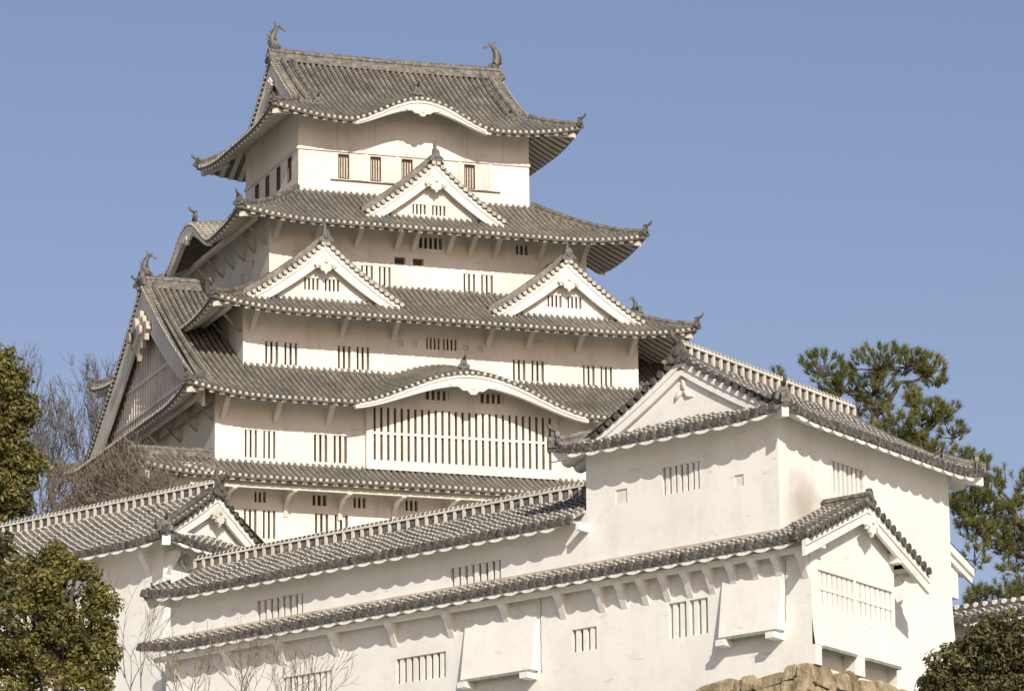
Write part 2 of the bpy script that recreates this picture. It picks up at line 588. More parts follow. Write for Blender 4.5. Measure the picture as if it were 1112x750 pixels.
# ------------------------------------------------------------------ walls with real openings
def wall(mb, O, A, nrm, length, z0, z1, holes=(), m=0, m_in=1, m_back=2, depth=0.35, flare=None, cuts=()):
    """vertical wall face from O along A; holes (c0,c1,z0,z1) get reveals and a dark back. flare(z) pushes the face out"""
    O, A, nrm = Vector((*O, 0)), Vector((*A, 0)), Vector((*nrm, 0))
    fl = flare or (lambda z: 0.0)
    def P(c, z, o=0.0):
        return O + A * c + nrm * (o + fl(z)) + Vector((0, 0, z))
    cs = sorted({0.0, length, *[h[0] for h in holes], *[h[1] for h in holes]})
    zs = sorted({z0, z1, *[h[2] for h in holes], *[h[3] for h in holes], *cuts})
    for a, b in zip(cs, cs[1:]):
        for c, d in zip(zs, zs[1:]):
            mc, mz = (a + b) / 2, (c + d) / 2
            if any(h[0] < mc < h[1] and h[2] < mz < h[3] for h in holes):
                continue
            mb.poly([P(a, c), P(b, c), P(b, d), P(a, d)], m)
    for h in holes:
        a, b, c, d = h[:4]
        mb.poly([P(a, c), P(b, c), P(b, c, -depth), P(a, c, -depth)], m)
        mb.poly([P(a, d), P(b, d), P(b, d, -depth), P(a, d, -depth)], m)
        mb.poly([P(a, c), P(a, d), P(a, d, -depth), P(a, c, -depth)], m)
        mb.poly([P(b, c), P(b, d), P(b, d, -depth), P(b, c, -depth)], m)

def window(parent, F, O, A, nrm, hole, nbars, bw=0.09, depth=0.35, mats=None, frame=0.0, bd=0.10, inset=0.05, rail=None, label=None):
    """a barred window filling a hole: dark back plus plastered bars as its lattice"""
    O, A, nrm = Vector((*O, 0)), Vector((*A, 0)), Vector((*nrm, 0))
    a, b, c, d = hole[:4]
    mats = mats or [M['dark'], M['plaster_keep']]
    def P(cc, z, o=0.0):
        return O + A * cc + nrm * o + Vector((0, 0, z))
    mb = MB(F)
    e = 0.003
    mb.poly([P(a + e, c + e, -depth + 0.01), P(b - e, c + e, -depth + 0.01), P(b - e, d - e, -depth + 0.01), P(a + e, d - e, -depth + 0.01)], 0)
    if frame:
        fo = inset * 0.5
        for (x0, x1, za, zb) in ((a, a + frame, c, d), (b - frame, b, c, d), (a + frame, b - frame, c, c + frame), (a + frame, b - frame, d - frame, d)):
            mb.bar(P((x0 + x1) / 2, za, -fo), P((x0 + x1) / 2, zb, -fo), A, nrm, x1 - x0 - 0.004, 0.10, 1)
    w = mb.build("window", [mats[0], mats[-1]], parent, label=label)
    lb = MB(F)
    pitch = (b - a - 2 * frame) / (nbars + 0.0 if nbars else 1)
    g = (b - a - 2 * frame - nbars * bw) / (nbars + 1)
    for k in range(nbars):
        cc = a + frame + g + bw / 2 + k * (g + bw)
        lb.bar(P(cc, c + 0.002, -inset - bd / 2), P(cc, d - 0.002, -inset - bd / 2), A, nrm, bw, bd, 0)
    if rail is not None:
        lb.bar(P(a + frame + 0.003, rail, -inset - bd * 0.3), P(b - frame - 0.003, rail, -inset - bd * 0.3), Vector((0, 0, 1)), nrm, 0.13, bd, 0)
    if nbars:
        lb.build("lattice", [mats[1]], w)
    return w

# ------------------------------------------------------------------ gables
def arc_points(fn, L, step):
    """points spaced by arc length along z=fn(e), e from 0 to L"""
    out, e, acc, last = [], 0.0, step * 0.5, None
    pe, pz = 0.0, fn(0.0)
    k = 400
    for j in range(1, k + 1):
        e = L * j / k
        z = fn(e)
        acc += math.hypot(e - pe, z - pz)
        if acc >= step:
            out.append((e, z)); acc -= step
        pe, pz = e, z
    return out

def gable_parts(parent, F, P, a_dir, n_dir, zfun, hw, m_tile, m_plaster, board=(1.15, 0.75), wall_back=0.6,
                zbot=None, holes=(), pend=1.0, end_mat=None, pitch=0.36, disc_r=0.13, ridge_top=0.35, extra=0.15, bars=3, wall_mat=None, board_mat=None, pend_mat=None, verge_len=0.55, double=True):
    """gable front. P(e, o, z): point at sideways offset e from the centre line, o metres behind the verge; zfun(|e|)"""
    end_mat = end_mat or M['tile_end_keep']
    mb = MB(F)
    for sx in (-1, 1):
        for e, z in arc_points(zfun, hw, pitch):
            p0 = P(sx * e, -0.06, z + 0.06)
            p1 = P(sx * e, verge_len, z + 0.06)
            mb.tube([p0, p1], disc_r * 0.92, 7, 0)
            mb.disc(P(sx * e, -0.10, z + 0.05), Vector(P(sx * e, 1, z)) - Vector(P(sx * e, 0, z)), disc_r, 0.06, 9, 1)
        ridge_bar(mb, [P(sx * hw * j / 10, verge_len + 0.12, zfun(hw * j / 10) + 0.02) for j in range(11)], 0.30, ridge_top, 0, 0.12)
        oni(mb, P(sx * (hw - 0.15), verge_len + 0.12, zfun(hw - 0.15) + 0.12), Vector(P(sx * 2, 0, 0)) - Vector(P(sx, 0, 0)), 0.55, 0, True)
    mb.build("verge_tiles", [m_tile, end_mat], parent)
    bb = MB(F)
    nrm = (-(Vector(P(0, 1, 0)) - Vector(P(0, 0, 0)))).normalized()
    for sx in (-1, 1):
        top = [P(sx * hw * j / 12, 0.05, zfun(hw * j / 12) - 0.07) for j in range(13)]
        if double:
            bargeboard(bb, top, 0.30, 0.24, nrm[:2], 0.12, 0)
        top2 = [P(sx * hw * j / 12, 0.12, zfun(hw * j / 12) - 0.10) for j in range(13)]
        bargeboard(bb, top2, board[0], board[1], nrm[:2], 0.16, 0)
    bb.build("bargeboard", [board_mat or m_plaster], parent)
    # triangular wall behind the boards
    wm = MB(F)
    cs = sorted({-hw, hw, 0.0, *[h[0] for h in holes], *[h[1] for h in holes], *[hw * (k / 8 - 1) for k in range(17)]})
    zb = zfun(hw) - 0.4 if zbot is None else zbot
    for a, b in zip(cs, cs[1:]):
        if b - a < 1e-4:
            continue
        segs = [(zb, None)]
        for h in holes:
            if h[0] - 1e-4 <= a and b <= h[1] + 1e-4:
                segs = [(zb, h[2]), (h[3], None)]
        for lo, hi in segs:
            ta = zfun(abs(a)) - 0.12 if hi is None else hi
            tb = zfun(abs(b)) - 0.12 if hi is None else hi
            if max(ta, tb) <= lo:
                continue
            wm.poly([P(a, wall_back, lo), P(b, wall_back, lo), P(b, wall_back, max(lo, tb)), P(a, wall_back, max(lo, ta))], 0)
    gw = wm.build("gable_wall", [wall_mat or m_plaster], parent)
    for h in holes:
        hm = MB(F)
        a, b, c, d = h
        hm.poly([P(a, wall_back + 0.3, c), P(b, wall_back + 0.3, c), P(b, wall_back + 0.3, d), P(a, wall_back + 0.3, d)], 0)
        for (q0, q1, z0, z1) in ((a, a, c, d), (b, b, c, d)):
            hm.poly([P(q0, wall_back, z0), P(q0, wall_back + 0.3, z0), P(q0, wall_back + 0.3, z1), P(q0, wall_back, z1)], 1)
        for z in (c, d):
            hm.poly([P(a, wall_back, z), P(b, wall_back, z), P(b, wall_back + 0.3, z), P(a, wall_back + 0.3, z)], 1)
        bw = (b - a) / (2 * bars + 1)
        for k in range(bars):
            e = a + bw * (2 * k + 1.5)
            hm.bar(P(e, wall_back + 0.1, c), P(e, wall_back + 0.1, d), a_dir, (*nrm[:2], 0), bw, 0.1, 1)
        hm.build("gable_window", [M['dark'], m_plaster], parent)
    if pend:
        pm = MB(F)
        pendant(pm, P(0, 0.0, zfun(0) - board[0] - 0.30 * pend), nrm[:2], a_dir[:2], pend, 0)
        pm.build("gable_pendant", [pend_mat or M['plaster_trim']], parent)

def dormer(parent, F, cx, yf, za, hw, zb, yback, holes, m_tile, m_flat, m_plaster, fin=0.75):
    zfun = lambda e: za - (za - zb) * (1.22 * e / hw - 0.22 * (e / hw) ** 2) + 0.25 * max(0, e / hw - 0.75) ** 2
    mb = MB(F)
    ln = yback - yf
    for sx in (-1, 1):
        sd = Side((cx + sx * hw, yf), (0, 1), (-sx, 0), ln, lambda c, d: zfun(hw - d), lambda c: hw)
        tiles(mb, sd, 0.55, ln, 0.35, 0.092, 6, 0, 1, 2, ends=False)
        n = 10
        a = [mb.vert((cx + sx * hw * j / n, yf, zfun(hw * j / n))) for j in range(n + 1)]
        b = [mb.vert((cx + sx * hw * j / n, yf + 0.56, zfun(hw * j / n))) for j in range(n + 1)]
        for j in range(n):
            mb.face((a[j], a[j + 1], b[j + 1], b[j]), 1, True)
    g = mb.build("dormer_gable", [m_tile, m_flat, M['tile_end_keep']], parent)
    P = lambda e, o, z: Vector((cx + e, yf + o, z))
    gable_parts(g, F, P, Vector((1, 0, 0)), Vector((0, -1, 0)), zfun, hw, m_tile, m_plaster, holes=holes, pend=1.15, board=(0.95, 0.62), ridge_top=0.5)
    rm = MB(F)
    ridge_bar(rm, [(cx, yf + 0.05 + (ln - 0.05) * j / 4, za) for j in range(5)], 0.42, 0.42)
    rm.build("ridge", [M['ridge']], g)
    om = MB(F)
    oni(om, (cx, yf - 0.02, za + 0.12), (0, -1), 1.0, 0, False)
    finial(om, (cx, yf + 0.15, za + 0.55), fin, 0)
    om.build("ridge_end_tile", [M['ornament']], g)
    return g

def ladder_ridge(parent, F, a, b, h=0.55, w=0.44, sp=0.52, name="ridge"):
    """plastered openwork ridge: dark tile courses behind white uprights"""
    a, b = Vector(a), Vector(b)
    d = (b - a); L = d.length; d.normalize()
    s = Vector((-d.y, d.x, 0)).normalized()
    z = Vector((0, 0, 1))
    mb = MB(F)
    mb.bar(a - z * 0.2, b - z * 0.2, s, z, w * 1.15, 0.4, 0)
    mb.bar(a + z * h * 0.45, b + z * h * 0.45, s, z, w * 0.5, h * 0.9, 2)
    mb.bar(a + z * h * 0.08, b + z * h * 0.08, s, z, w * 1.02, h * 0.16, 1)
    n = round(L / sp)
    for k in range(n + 1):
        p = a + d * (L * k / n)
        dk = d * 0.075
        mb.bar(p - dk + z * h * 0.5, p + dk + z * h * 0.5, s, z, w * 0.94 + random.uniform(-.02, .02), h * 0.72, 1)
        p2 = p + d * (L / n * 0.5)
        if k < n:
            mb.bar(p2 - d * 0.12 + z * h * 0.44, p2 + d * 0.12 + z * h * 0.44, s, z, w * 0.74, h * 0.50, 0)
    mb.bar(a + z * h * 0.92, b + z * h * 0.92, s, z, w * 1.05, h * 0.14, 1)
    mb.tube([a + z * h * 1.03, b + z * h * 1.03], w * 0.30, 8, 0)
    for k in range(2 * n):
        p = a + d * (L * (k + 0.5) / (2 * n)) + z * h * 1.04
        mb.tube([p - d * 0.03, p + d * 0.03], w * 0.34, 8, 1)
    return mb.build(name, [M['ridge'], M['plaster_trim'], M['tile_end']], parent)

def kara_board(parent, F, sd, bump_, z_off=-0.08, depth=0.5, thick=0.3, ext=0.9, mat=None):
    """thick white undulating board below a bowed eave, with its carved pendant"""
    cc, hw, h, sb = bump_
    mb = MB(F)
    n = 40
    rings = []
    for k in range(n + 1):
        t = -1 + 2 * k / n
        c = cc + t * hw * ext
        dd = depth * (0.45 + 0.55 * (0.5 + 0.5 * math.cos(PI * t)))
        o = sd.p(c, 0.04, z_off)
        i = sd.p(c, 0.04 + thick, z_off)
        o.z = i.z = sd.zf(c, 0) + z_off
        rings.append([o, o - Vector((0, 0, dd)), i - Vector((0, 0, dd)), i])
    mb.loft(rings, 0, True, True, False)
    rings = []
    for k in range(n + 1):
        t = -1 + 2 * k / n
        c = cc + t * hw * ext * 0.97
        o = sd.p(c, -0.03, 0); o.z = sd.zf(c, 0) + z_off - 0.02
        i = o + sd.B * 0.2
        rings.append([o, o - Vector((0, 0, 0.15)), i - Vector((0, 0, 0.15)), i])
    mb.loft(rings, 0, True, True, False)
    bo = mb.build("bowed_board", [mat or M['plaster_keep']], parent)
    pm = MB(F)
    p = sd.p(cc, -0.02, 0); p.z = sd.zf(cc, 0) + z_off - depth - 0.1
    a, b = sd.A, sd.B
    prof = [(-1.5, 0.12), (-1.2, -0.02), (-0.9, 0.0), (-0.6, -0.22), (-0.35, -0.2), (-0.15, -0.42), (0.15, -0.42), (0.35, -0.2), (0.6, -0.22), (0.9, 0.0), (1.2, -0.02), (1.5, 0.12), (0.7, 0.2), (-0.7, 0.2)]
    s = h / 2.0 * 0.95
    pm.loft([[p + a * (x * s) + Vector((0, 0, y * s)) + b * o for x, y in prof] for o in (0.0, 0.16)], 0, True, True, False)
    pm.disc(p - b * 0.05, b, 0.16 * s, 0.1, 8, 0)
    pm.build("gable_pendant", [M['plaster_trim']], parent)
    return bo

def skirt_roof(parent, F, sds, keys, wall_d, hips, m_tile, m_flat, pitch, r, th=0.1, hip_len=None, ovs=None, kara=None, style='keep', end_mat=None, drange=None, raf_from=None):
    mb = MB(F)
    for k in keys:
        c0, c1 = (drange or {}).get(k, (None, None))
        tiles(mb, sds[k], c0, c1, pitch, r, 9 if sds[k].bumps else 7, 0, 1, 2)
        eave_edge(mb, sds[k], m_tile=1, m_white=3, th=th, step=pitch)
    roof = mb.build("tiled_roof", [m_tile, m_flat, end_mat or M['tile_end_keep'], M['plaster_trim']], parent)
    ev = MB(F)
    for k in keys:
        soffit(ev, sds[k], wall_d, m=0)
        skip = None
        bl = sds[k].bumps
        if bl:
            skip = lambda c, bl=bl: any(abs(c - b_[0]) < b_[1] * 0.86 for b_ in bl)
        rafters(ev, sds[k], wall_d, sp=0.58, w=0.27, skip=skip, m=1)
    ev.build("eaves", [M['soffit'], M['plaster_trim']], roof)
    for corner in hips:
        sA, sB = corner[0], corner[1]
        pts = hip_path(sds, corner, hip_len[corner], (ovs[sA], ovs[sB]), 8, 0.02)
        hm = MB(F)
        ridge_bar(hm, pts, 0.36, 0.30, 0)
        d = pts[0] - pts[2]
        oni(hm, pts[0] + Vector((0, 0, 0.08)), d, 0.85, 1)
        # white corner beam under the tip
        dd = Vector((d.x, d.y, 0)).normalized()
        s_ = Vector((-dd.y, dd.x, 0))
        hm.bar(pts[0] - dd * 0.35 - Vector((0, 0, 0.42)), pts[3] - Vector((0, 0, 0.50)), s_, Vector((0, 0, 1)), 0.34, 0.34, 2)
        hm.build("hip_ridge", [M['ridge'], M['ornament'], M['plaster_trim']], roof)
    return roof

def fish(parent, F, p, inward, s=1.0, name="ridge_fish"):
    """roof-end fish: head down on the ridge, body rising, tail curled inward"""
    mb = MB(F)
    p = Vector(p); d = Vector((*inward, 0))
    a = Vector((-d.y, d.x, 0)); z = Vector((0, 0, 1))
    pts = [(0.28, 0.0), (0.05, 0.12), (-0.08, 0.40), (-0.10, 0.75), (0.0, 1.08), (0.16, 1.34), (0.36, 1.46)]
    rad = [0.22, 0.30, 0.29, 0.24, 0.18, 0.12, 0.07]
    mb.tube([p + d * (x * s) + z * (y * s) for x, y in pts], [r_ * s for r_ in rad], 8, 0)
    def fin(poly, th=0.05):
        mb.loft([[p + d * (x * s) + z * (y * s) + a * (o * th * s) for x, y in poly] for o in (-1, 1)], 0, True, True, False)
    fin([(0.05, 1.25), (0.02, 1.75), (0.16, 1.66), (0.24, 1.48)])
    fin([(0.16, 1.30), (0.40, 1.66), (0.50, 1.42), (0.74, 1.34), (0.70, 1.16), (0.52, 1.28), (0.34, 1.34)])
    for y in (0.35, 0.6, 0.85, 1.08):
        fin([(-0.25 + (y > 1) * 0.14, y - 0.1), (-0.48 + (y > 1) * 0.16, y + 0.06), (-0.22 + (y > 1) * 0.14, y + 0.08)], 0.03)
    for sx in (-1, 1):
        mb.loft([[p + d * (x * s) + z * (y * s) + a * (sx * (0.24 + o) * s) for x, y in ((0.0, 0.15), (-0.1, 0.5), (0.25, 0.42))] for o in (0, 0.06)], 0, True, True, False)
    mb.disc(p + d * 0.3 * s + z * 0.08 * s, d, 0.16 * s, 0.14 * s, 7, 0)
    return mb.build(name, [M['ornament']], parent)

# ------------------------------------------------------------------ the main keep
keep = empty("castle_keep", KEEP.w((7, 5, -27)), "tall five-roofed white castle keep with grey tiles, rising above every other building", "castle keep")
TK, TF, PK = M['tile_keep'], M['tile_flat'], M['plaster_keep']
S, E_, N_, W_ = 's', 'e', 'n', 'w'

def storey(x0, x1, y0, y1, z0, z1, holes_s=(), holes_w=(), name="storey_wall"):
    mb = MB(KEEP)
    wall(mb, (x0, y0), (1, 0), (0, -1), x1 - x0, z0, z1, [(a - x0, b - x0, c, d) for a, b, c, d in holes_s])
    wall(mb, (x0, y1), (0, -1), (-1, 0), y1 - y0, z0, z1, [(y1 - b, y1 - a, c, d) for a, b, c, d in holes_w])
    wall(mb, (x1, y0), (0, 1), (1, 0), y1 - y0, z0, z1)
    wall(mb, (x1, y1), (-1, 0), (0, 1), x1 - x0, z0, z1)
    return mb.build(name, [PK], keep)

def pair(xc0, xc1, z0, z1, gap=0.36):
    m_ = (xc0 + xc1) / 2
    return [(xc0, m_ - gap / 2, z0, z1), (m_ + gap / 2, xc1, z0, z1)]

def put_windows(y0, holes, nb=2, bw=0.17, mats=None, frame=0.0, F=KEEP, rail=None):
    for a, b, c, d in holes:
        window(keep, F, (0, y0), (1, 0), (0, -1), (a, b, c, d), nb, bw, mats=mats, frame=frame, rail=rail, depth=0.2 if frame else 0.35)

def put_windows_w(x0, holes, nb=2, bw=0.13, mats=None, frame=0.0):
    for a, b, c, d in holes:
        window(keep, KEEP, (x0, 0), (0, 1), (-1, 0), (a, b, c, d), nb, bw, mats=mats, frame=frame)

tm = [M['shutter'], M['timber'], M['timber']]
# storey under the top roof
h6 = [(2.37, 3.05, 0.92, 2.40), (4.31, 4.97, 0.92, 2.40), (6.20, 6.88, 0.92, 2.40), (8.1, 8.78, 0.92, 2.40), (10.01, 10.68, 0.90, 2.38)]
h6w = [(1.2, 1.9, 1.0, 2.4), (3.3, 4.0, 1.0, 2.4), (5.4, 6.1, 1.0, 2.4), (7.4, 8.1, 1.0, 2.4)]
storey(0, 14, 0, 10, -0.4, 5.2, h6, h6w)
put_windows(0, h6, 3, 0.04, tm, 0.05)
put_windows_w(0, h6w, 2, 0.07, tm, 0.07)
mb = MB(KEEP)
for (x0, x1, z0, z1, o) in ((-0.05, 14.05, 2.50, 2.68, 0.09),):
    mb.box(x0, x1, -o, -0.002, z0, z1, 0)
    mb.box(-o, -0.002, -0.0, 10, z0, z1, 0)
mb.box(1.9, 12.2, -0.09, -0.003, 0.78, 0.84, 1)
for x in (3.95, 5.85, 7.75, 9.65, 11.5):
    mb.box(x, x + 0.22, -0.055, -0.003, 0.862, 2.498, 0)
for x in (3.2, 5.1, 7.0, 10.8):
    mb.box(x, x + 0.66, -0.035, -0.003, 0.88, 2.36, 0)
for x in (2.3, 4.6, 10.2, 12.4):
    mb.box(x, x + 0.05, -0.03, -0.003, 2.682, 4.9, 0)
mb.build("wall_moulding", [M['plaster_trim'], M['timber']], keep)
# storey under the fourth roof
h5 = pair(2.92, 4.67, -5.97, -4.80) + pair(9.03, 10.80, -6.0, -4.85)
h5s = [(4.90, 5.55, -4.58, -4.17), (6.00, 6.65, -4.58, -4.17), (6.11, 7.77, -3.55, -2.85), (12.22, 12.94, -3.50, -2.92)]
h5w = [(2.2, 2.9, -5.4, -4.5), (6.5, 7.2, -5.4, -4.5), (0.3, 0.9, -4.6, -4.2)]
storey(-2.5, 16.5, -2.45, 12.45, -6.6, -1.85, h5 + h5s, h5w)
put_windows(-2.45, h5)
put_windows(-2.45, h5s[:2], 0)
put_windows(-2.45, h5s[2:3], 5, 0.12)
put_windows(-2.45, h5s[3:], 2, 0.12)
put_windows_w(-2.5, h5w, 1, 0.12)
# storey under the third roof
h4 = pair(-3.42, -1.56, -11.46, -10.16) + pair(0.80, 2.63, -11.46, -10.14) + pair(11.13, 12.99, -11.46, -10.26) + pair(15.34, 17.10, -11.52, -10.31)
h4c = pair(5.99, 7.79, -10.0, -9.32, 0.2)
h4s = [(4.30, 4.62, -9.95, -9.64), (5.1, 5.42, -9.95, -9.64), (8.15, 8.47, -9.95, -9.64), (9.0, 9.32, -9.95, -9.64)]
h4w = [(-2.5, -1.9, -11.0, -10.1)]
storey(-4.7, 18.7, -4.65, 14.65, -12.4, -7.75, h4 + h4c + h4s, h4w)
put_windows(-4.65, h4)
put_windows(-4.65, h4c, 3, 0.12)
for a, b, c, d in h4s:
    window(keep, KEEP, (0, -4.65), (1, 0), (0, -1), (a, b, c, d), 0, depth=0.12, mats=[M['plaster_trim'], M['plaster_trim']])
put_windows_w(-4.7, h4w, 1, 0.12)
# storey under the second roof
h2 = pair(-5.31, -3.57, -17.37, -15.81) + pair(-1.37, 0.53, -17.39, -15.84)
storey(-7, 21, -7, 14.2, -18.4, -13.35, h2)
put_windows(-7, h2)
# projecting lattice bay
bz0, bz1 = -17.55, -13.95
mb = MB(KEEP)
bh = (1.95, 12.35, -17.15, -14.15)
wall(mb, (1.55, -7.32), (1, 0), (0, -1), 11.2, bz0, bz1, [(bh[0] - 1.55, bh[1] - 1.55, bh[2], bh[3])])
wall(mb, (1.55, -7.0), (0, -1), (-1, 0), 0.32, bz0, bz1)
wall(mb, (12.75, -7.32), (0, 1), (1, 0), 0.32, bz0, bz1)
mb.box(1.55, 12.75, -7.32, -7.003, bz0 - 0.12, bz0 - 0.002, 0)
bay = mb.build("lattice_bay", [PK], keep)
window(bay, KEEP, (0, -7.32), (1, 0), (0, -1), bh, 26, 0.245, rail=-15.62, bd=0.12, inset=0.03, depth=0.20)
# bottom storey
h1 = pair(-5.34, -3.56, -21.85, -20.25) + pair(-1.31, 0.58, -21.9, -20.29) + pair(3.0, 4.8, -21.9, -20.29) + pair(9.0, 10.8, -21.9, -20.29)
h1s = [(-4.75, -4.1, -19.85, -19.25), (-1.45, -0.65, -19.85, -19.25), (0.9, 1.6, -19.85, -19.25), (3.9, 4.6, -19.85, -19.25)]
storey(-7, 21, -7.0, 17, -25, -18.45, h1 + h1s)
put_windows(-7.0, h1)
put_windows(-7.0, h1s, 2, 0.12)

# roofs ------------------------------------------------------------
def quad(ze, a, b):
    return lambda d: ze + a * d + b * d * d
# top roof: hip-and-gable
pr = quad(3.85, 0.55, 0.026)
sds = make_sides((-2.3, 16.3, -2.3, 12.3), {S: 7.3, N_: 7.3, W_: 2.9, E_: 2.9}, {k: pr for k in 'senw'}, 0.62, 4.8, gable={W_: 2.2, E_: 2.2})
kb = (9.0, 4.5, 1.55, 0.25)
sds[S].bumps.append(kb)
mb = MB(KEEP)
for k in 'senw':
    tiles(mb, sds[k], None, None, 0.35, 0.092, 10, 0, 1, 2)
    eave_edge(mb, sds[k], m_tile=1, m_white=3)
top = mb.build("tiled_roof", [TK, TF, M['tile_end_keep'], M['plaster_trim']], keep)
ev = MB(KEEP)
for k in 'senw':
    soffit(ev, sds[k], 2.32)
    rafters(ev, sds[k], 2.32, sp=0.58, w=0.27, m=1, skip=(lambda c: abs(c - kb[0]) < kb[1] * 0.86) if k == S else None)
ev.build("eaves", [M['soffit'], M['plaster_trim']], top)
kara_board(top, KEEP, sds[S], kb, depth=0.55, ext=0.88)
km = MB(KEEP)
oni(km, sds[S].p(kb[0], 0.9, 0.35), (0, -1), 0.8)
km.build("ridge_end_tile", [M['ornament']], top)
# filled field behind the bowed eave of the top roof
mb = MB(KEEP)
for j in range(16):
    a, b = 3.0 + j * 0.46, 3.46 + j * 0.46
    zz = lambda x: sds[S].zf(x + 2.3, 2.2) - 0.12
    mb.poly([(a, -0.04, 4.6), (b, -0.04, 4.6), (b, -0.04, max(4.62, zz(b))), (a, -0.04, max(4.62, zz(a)))], 0)
mb.build("bowed_field", [M['plaster_trim']], top)
for corner in ('sw', 'se', 'nw', 'ne'):
    pts = hip_path(sds, corner, 2.25, (1, 1), 6, 0.02)
    hm = MB(KEEP)
    ridge_bar(hm, pts, 0.36, 0.28)
    d = pts[0] - pts[2]
    dd = Vector((d.x, d.y, 0)).normalized()
    oni(hm, pts[0] + Vector((0, 0, 0.08)), d, 0.8, 1)
    hm.bar(pts[0] - dd * 0.35 - Vector((0, 0, 0.42)), pts[4] - Vector((0, 0, 0.50)), Vector((-dd.y, dd.x, 0)), Vector((0, 0, 1)), 0.34, 0.34, 2)
    hm.build("hip_ridge", [M['ridge'], M['ornament'], M['plaster_trim']], top)
zg = lambda e: pr(7.3 - e)
for sx, xg in ((-1, -0.1), (1, 14.1)):
    P = (lambda e, o, z, sx=sx, xg=xg: Vector((xg - sx * o, 5 + e, z)))
    gable_parts(top, KEEP, P, Vector((0, 1, 0)), Vector((sx, 0, 0)), zg, 5.1, TK, PK, board=(1.2, 0.7), wall_back=0.7, pend=0.9, zbot=pr(2.2) - 0.4)
    hm = MB(KEEP)
    for sy in (-1, 1):      # descending ridges on the main slopes
        pts = [Vector((xg - sx * 1.25, 5 + sy * e, zg(e) + 0.02)) for e in (0.2, 1, 2, 3, 4, 5.0)]
        ridge_bar(hm, pts, 0.3, 0.26)
        oni(hm, pts[-1] + Vector((0, 0, 0.05)), (0, sy), 0.75, 1)
    hm.build("descending_ridge", [M['ridge'], M['ornament']], top)
rm = MB(KEEP)
ridge_bar(rm, [(-0.1 + 14.2 * j / 10, 5, 9.22 + 0.10 * (2 * j / 10 - 1) ** 2) for j in range(11)], 0.6, 0.62, 0, 0.16)
for xx, dx in ((-0.15, -1), (14.15, 1)):
    oni(rm, (xx, 5, 9.25), (dx, 0), 1.15, 0, False)
rm.build("ridge", [M['ridge']], top)
fish(keep, KEEP, (0.12, 5, 9.92), (1, 0), 1.0)
fish(keep, KEEP, (13.88, 5, 9.92), (-1, 0), 1.0)

# fourth roof
ov = {k: 5.1 for k in 'senw'}
sds = make_sides((-5.1, 19.1, -5.1, 15.1), ov, {k: prof_norm(-3.1, 0.05, 5.1) for k in 'senw'}, 0.55, 5.0)
kw = (10.1, 4.4, 1.9, 0.12)
sds[W_].bumps.append(kw)
sds[E_].bumps.append(kw)
HL = {c: 5.0 for c in ('sw', 'se', 'nw', 'ne')}
r4 = skirt_roof(keep, KEEP, sds, 'senw', 2.6, ('sw', 'se', 'nw', 'ne'), TK, TF, 0.35, 0.092, hip_len=HL, ovs=ov)
for k in (W_, E_):
    kara_board(r4, KEEP, sds[k], kw, depth=0.6, ext=0.9)
    km = MB(KEEP)
    oni(km, sds[k].p(kw[0], 0.5, 0.35), -sds[k].B, 0.8)
    km.build("ridge_end_tile", [M['ornament']], r4)
dormer(keep, KEEP, 7.03, -3.5, 1.35, 4.25, -2.05, 0.0, [(-1.2, -0.4, -1.68, -1.08), (-0.02, 0.78, -1.68, -1.08)], TK, TF, PK)
# third roof
ov = {k: 4.75 for k in 'senw'}
sds = make_sides((-7.25, 21.25, -7.25, 17.25), ov, {k: prof_norm(-8.95, -6.0, 4.75) for k in 'senw'}, 0.58, 5.0)
HL = {c: 4.7 for c in ('sw', 'se', 'nw', 'ne')}
r3 = skirt_roof(keep, KEEP, sds, 'senw', 2.6, ('sw', 'se', 'nw', 'ne'), TK, TF, 0.35, 0.092, hip_len=HL, ovs=ov)
for cx in (-0.25, 14.15):
    dormer(keep, KEEP, cx, -5.65, -4.5, 4.6, -7.95, -2.45, [(-1.05, -0.2, -7.15, -6.45), (0.15, 1.0, -7.15, -6.45)], TK, TF, PK)
# second roof: great hip-and-gable with gables on the two ends
pr = quad(-14.42, 0.55, 0.0116)
sds = make_sides((-9.3, 23.3, -9.3, 16.5), {S: 12.9, N_: 12.9, W_: 2.0, E_: 2.0}, {k: pr for k in 'senw'}, 0.6, 5.0, gable={W_: 1.15, E_: 1.15})
for k in (S, N_):
    old = sds[k].dmax
    sds[k].dmax = (lambda c, old=old, ln=sds[k].len: min(old(c), 4.75) if 4.92 < c < ln - 4.92 else old(c))
kb2 = (16.35, 7.2, 2.05, 0.30)
sds[S].bumps.append(kb2)
mb = MB(KEEP)
for k in 'senw':
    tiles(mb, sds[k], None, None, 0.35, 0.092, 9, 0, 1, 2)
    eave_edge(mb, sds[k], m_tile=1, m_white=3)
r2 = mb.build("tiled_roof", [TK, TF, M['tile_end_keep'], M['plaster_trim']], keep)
ev = MB(KEEP)
for k in 'senw':
    soffit(ev, sds[k], 2.35)
    rafters(ev, sds[k], 2.35, sp=0.58, w=0.27, m=1, skip=(lambda c: abs(c - kb2[0]) < kb2[1] * 0.9) if k == S else None)
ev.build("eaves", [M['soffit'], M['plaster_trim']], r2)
mb = MB(KEEP)     # field between the lattice bay and the bowed eave, with two small vents
for j in range(28):
    a, b = 1.55 + 0.4 * j, 1.95 + 0.4 * j
    za, zb_ = (max(-13.949, sds[S].zf(x + 9.3, 1.95) - 0.15) for x in (a, b))
    if max(za, zb_) > -13.94:
        mb.poly([(a, -7.318, -13.95), (b, -7.318, -13.95), (b, -7.318, zb_), (a, -7.318, za)], 0)
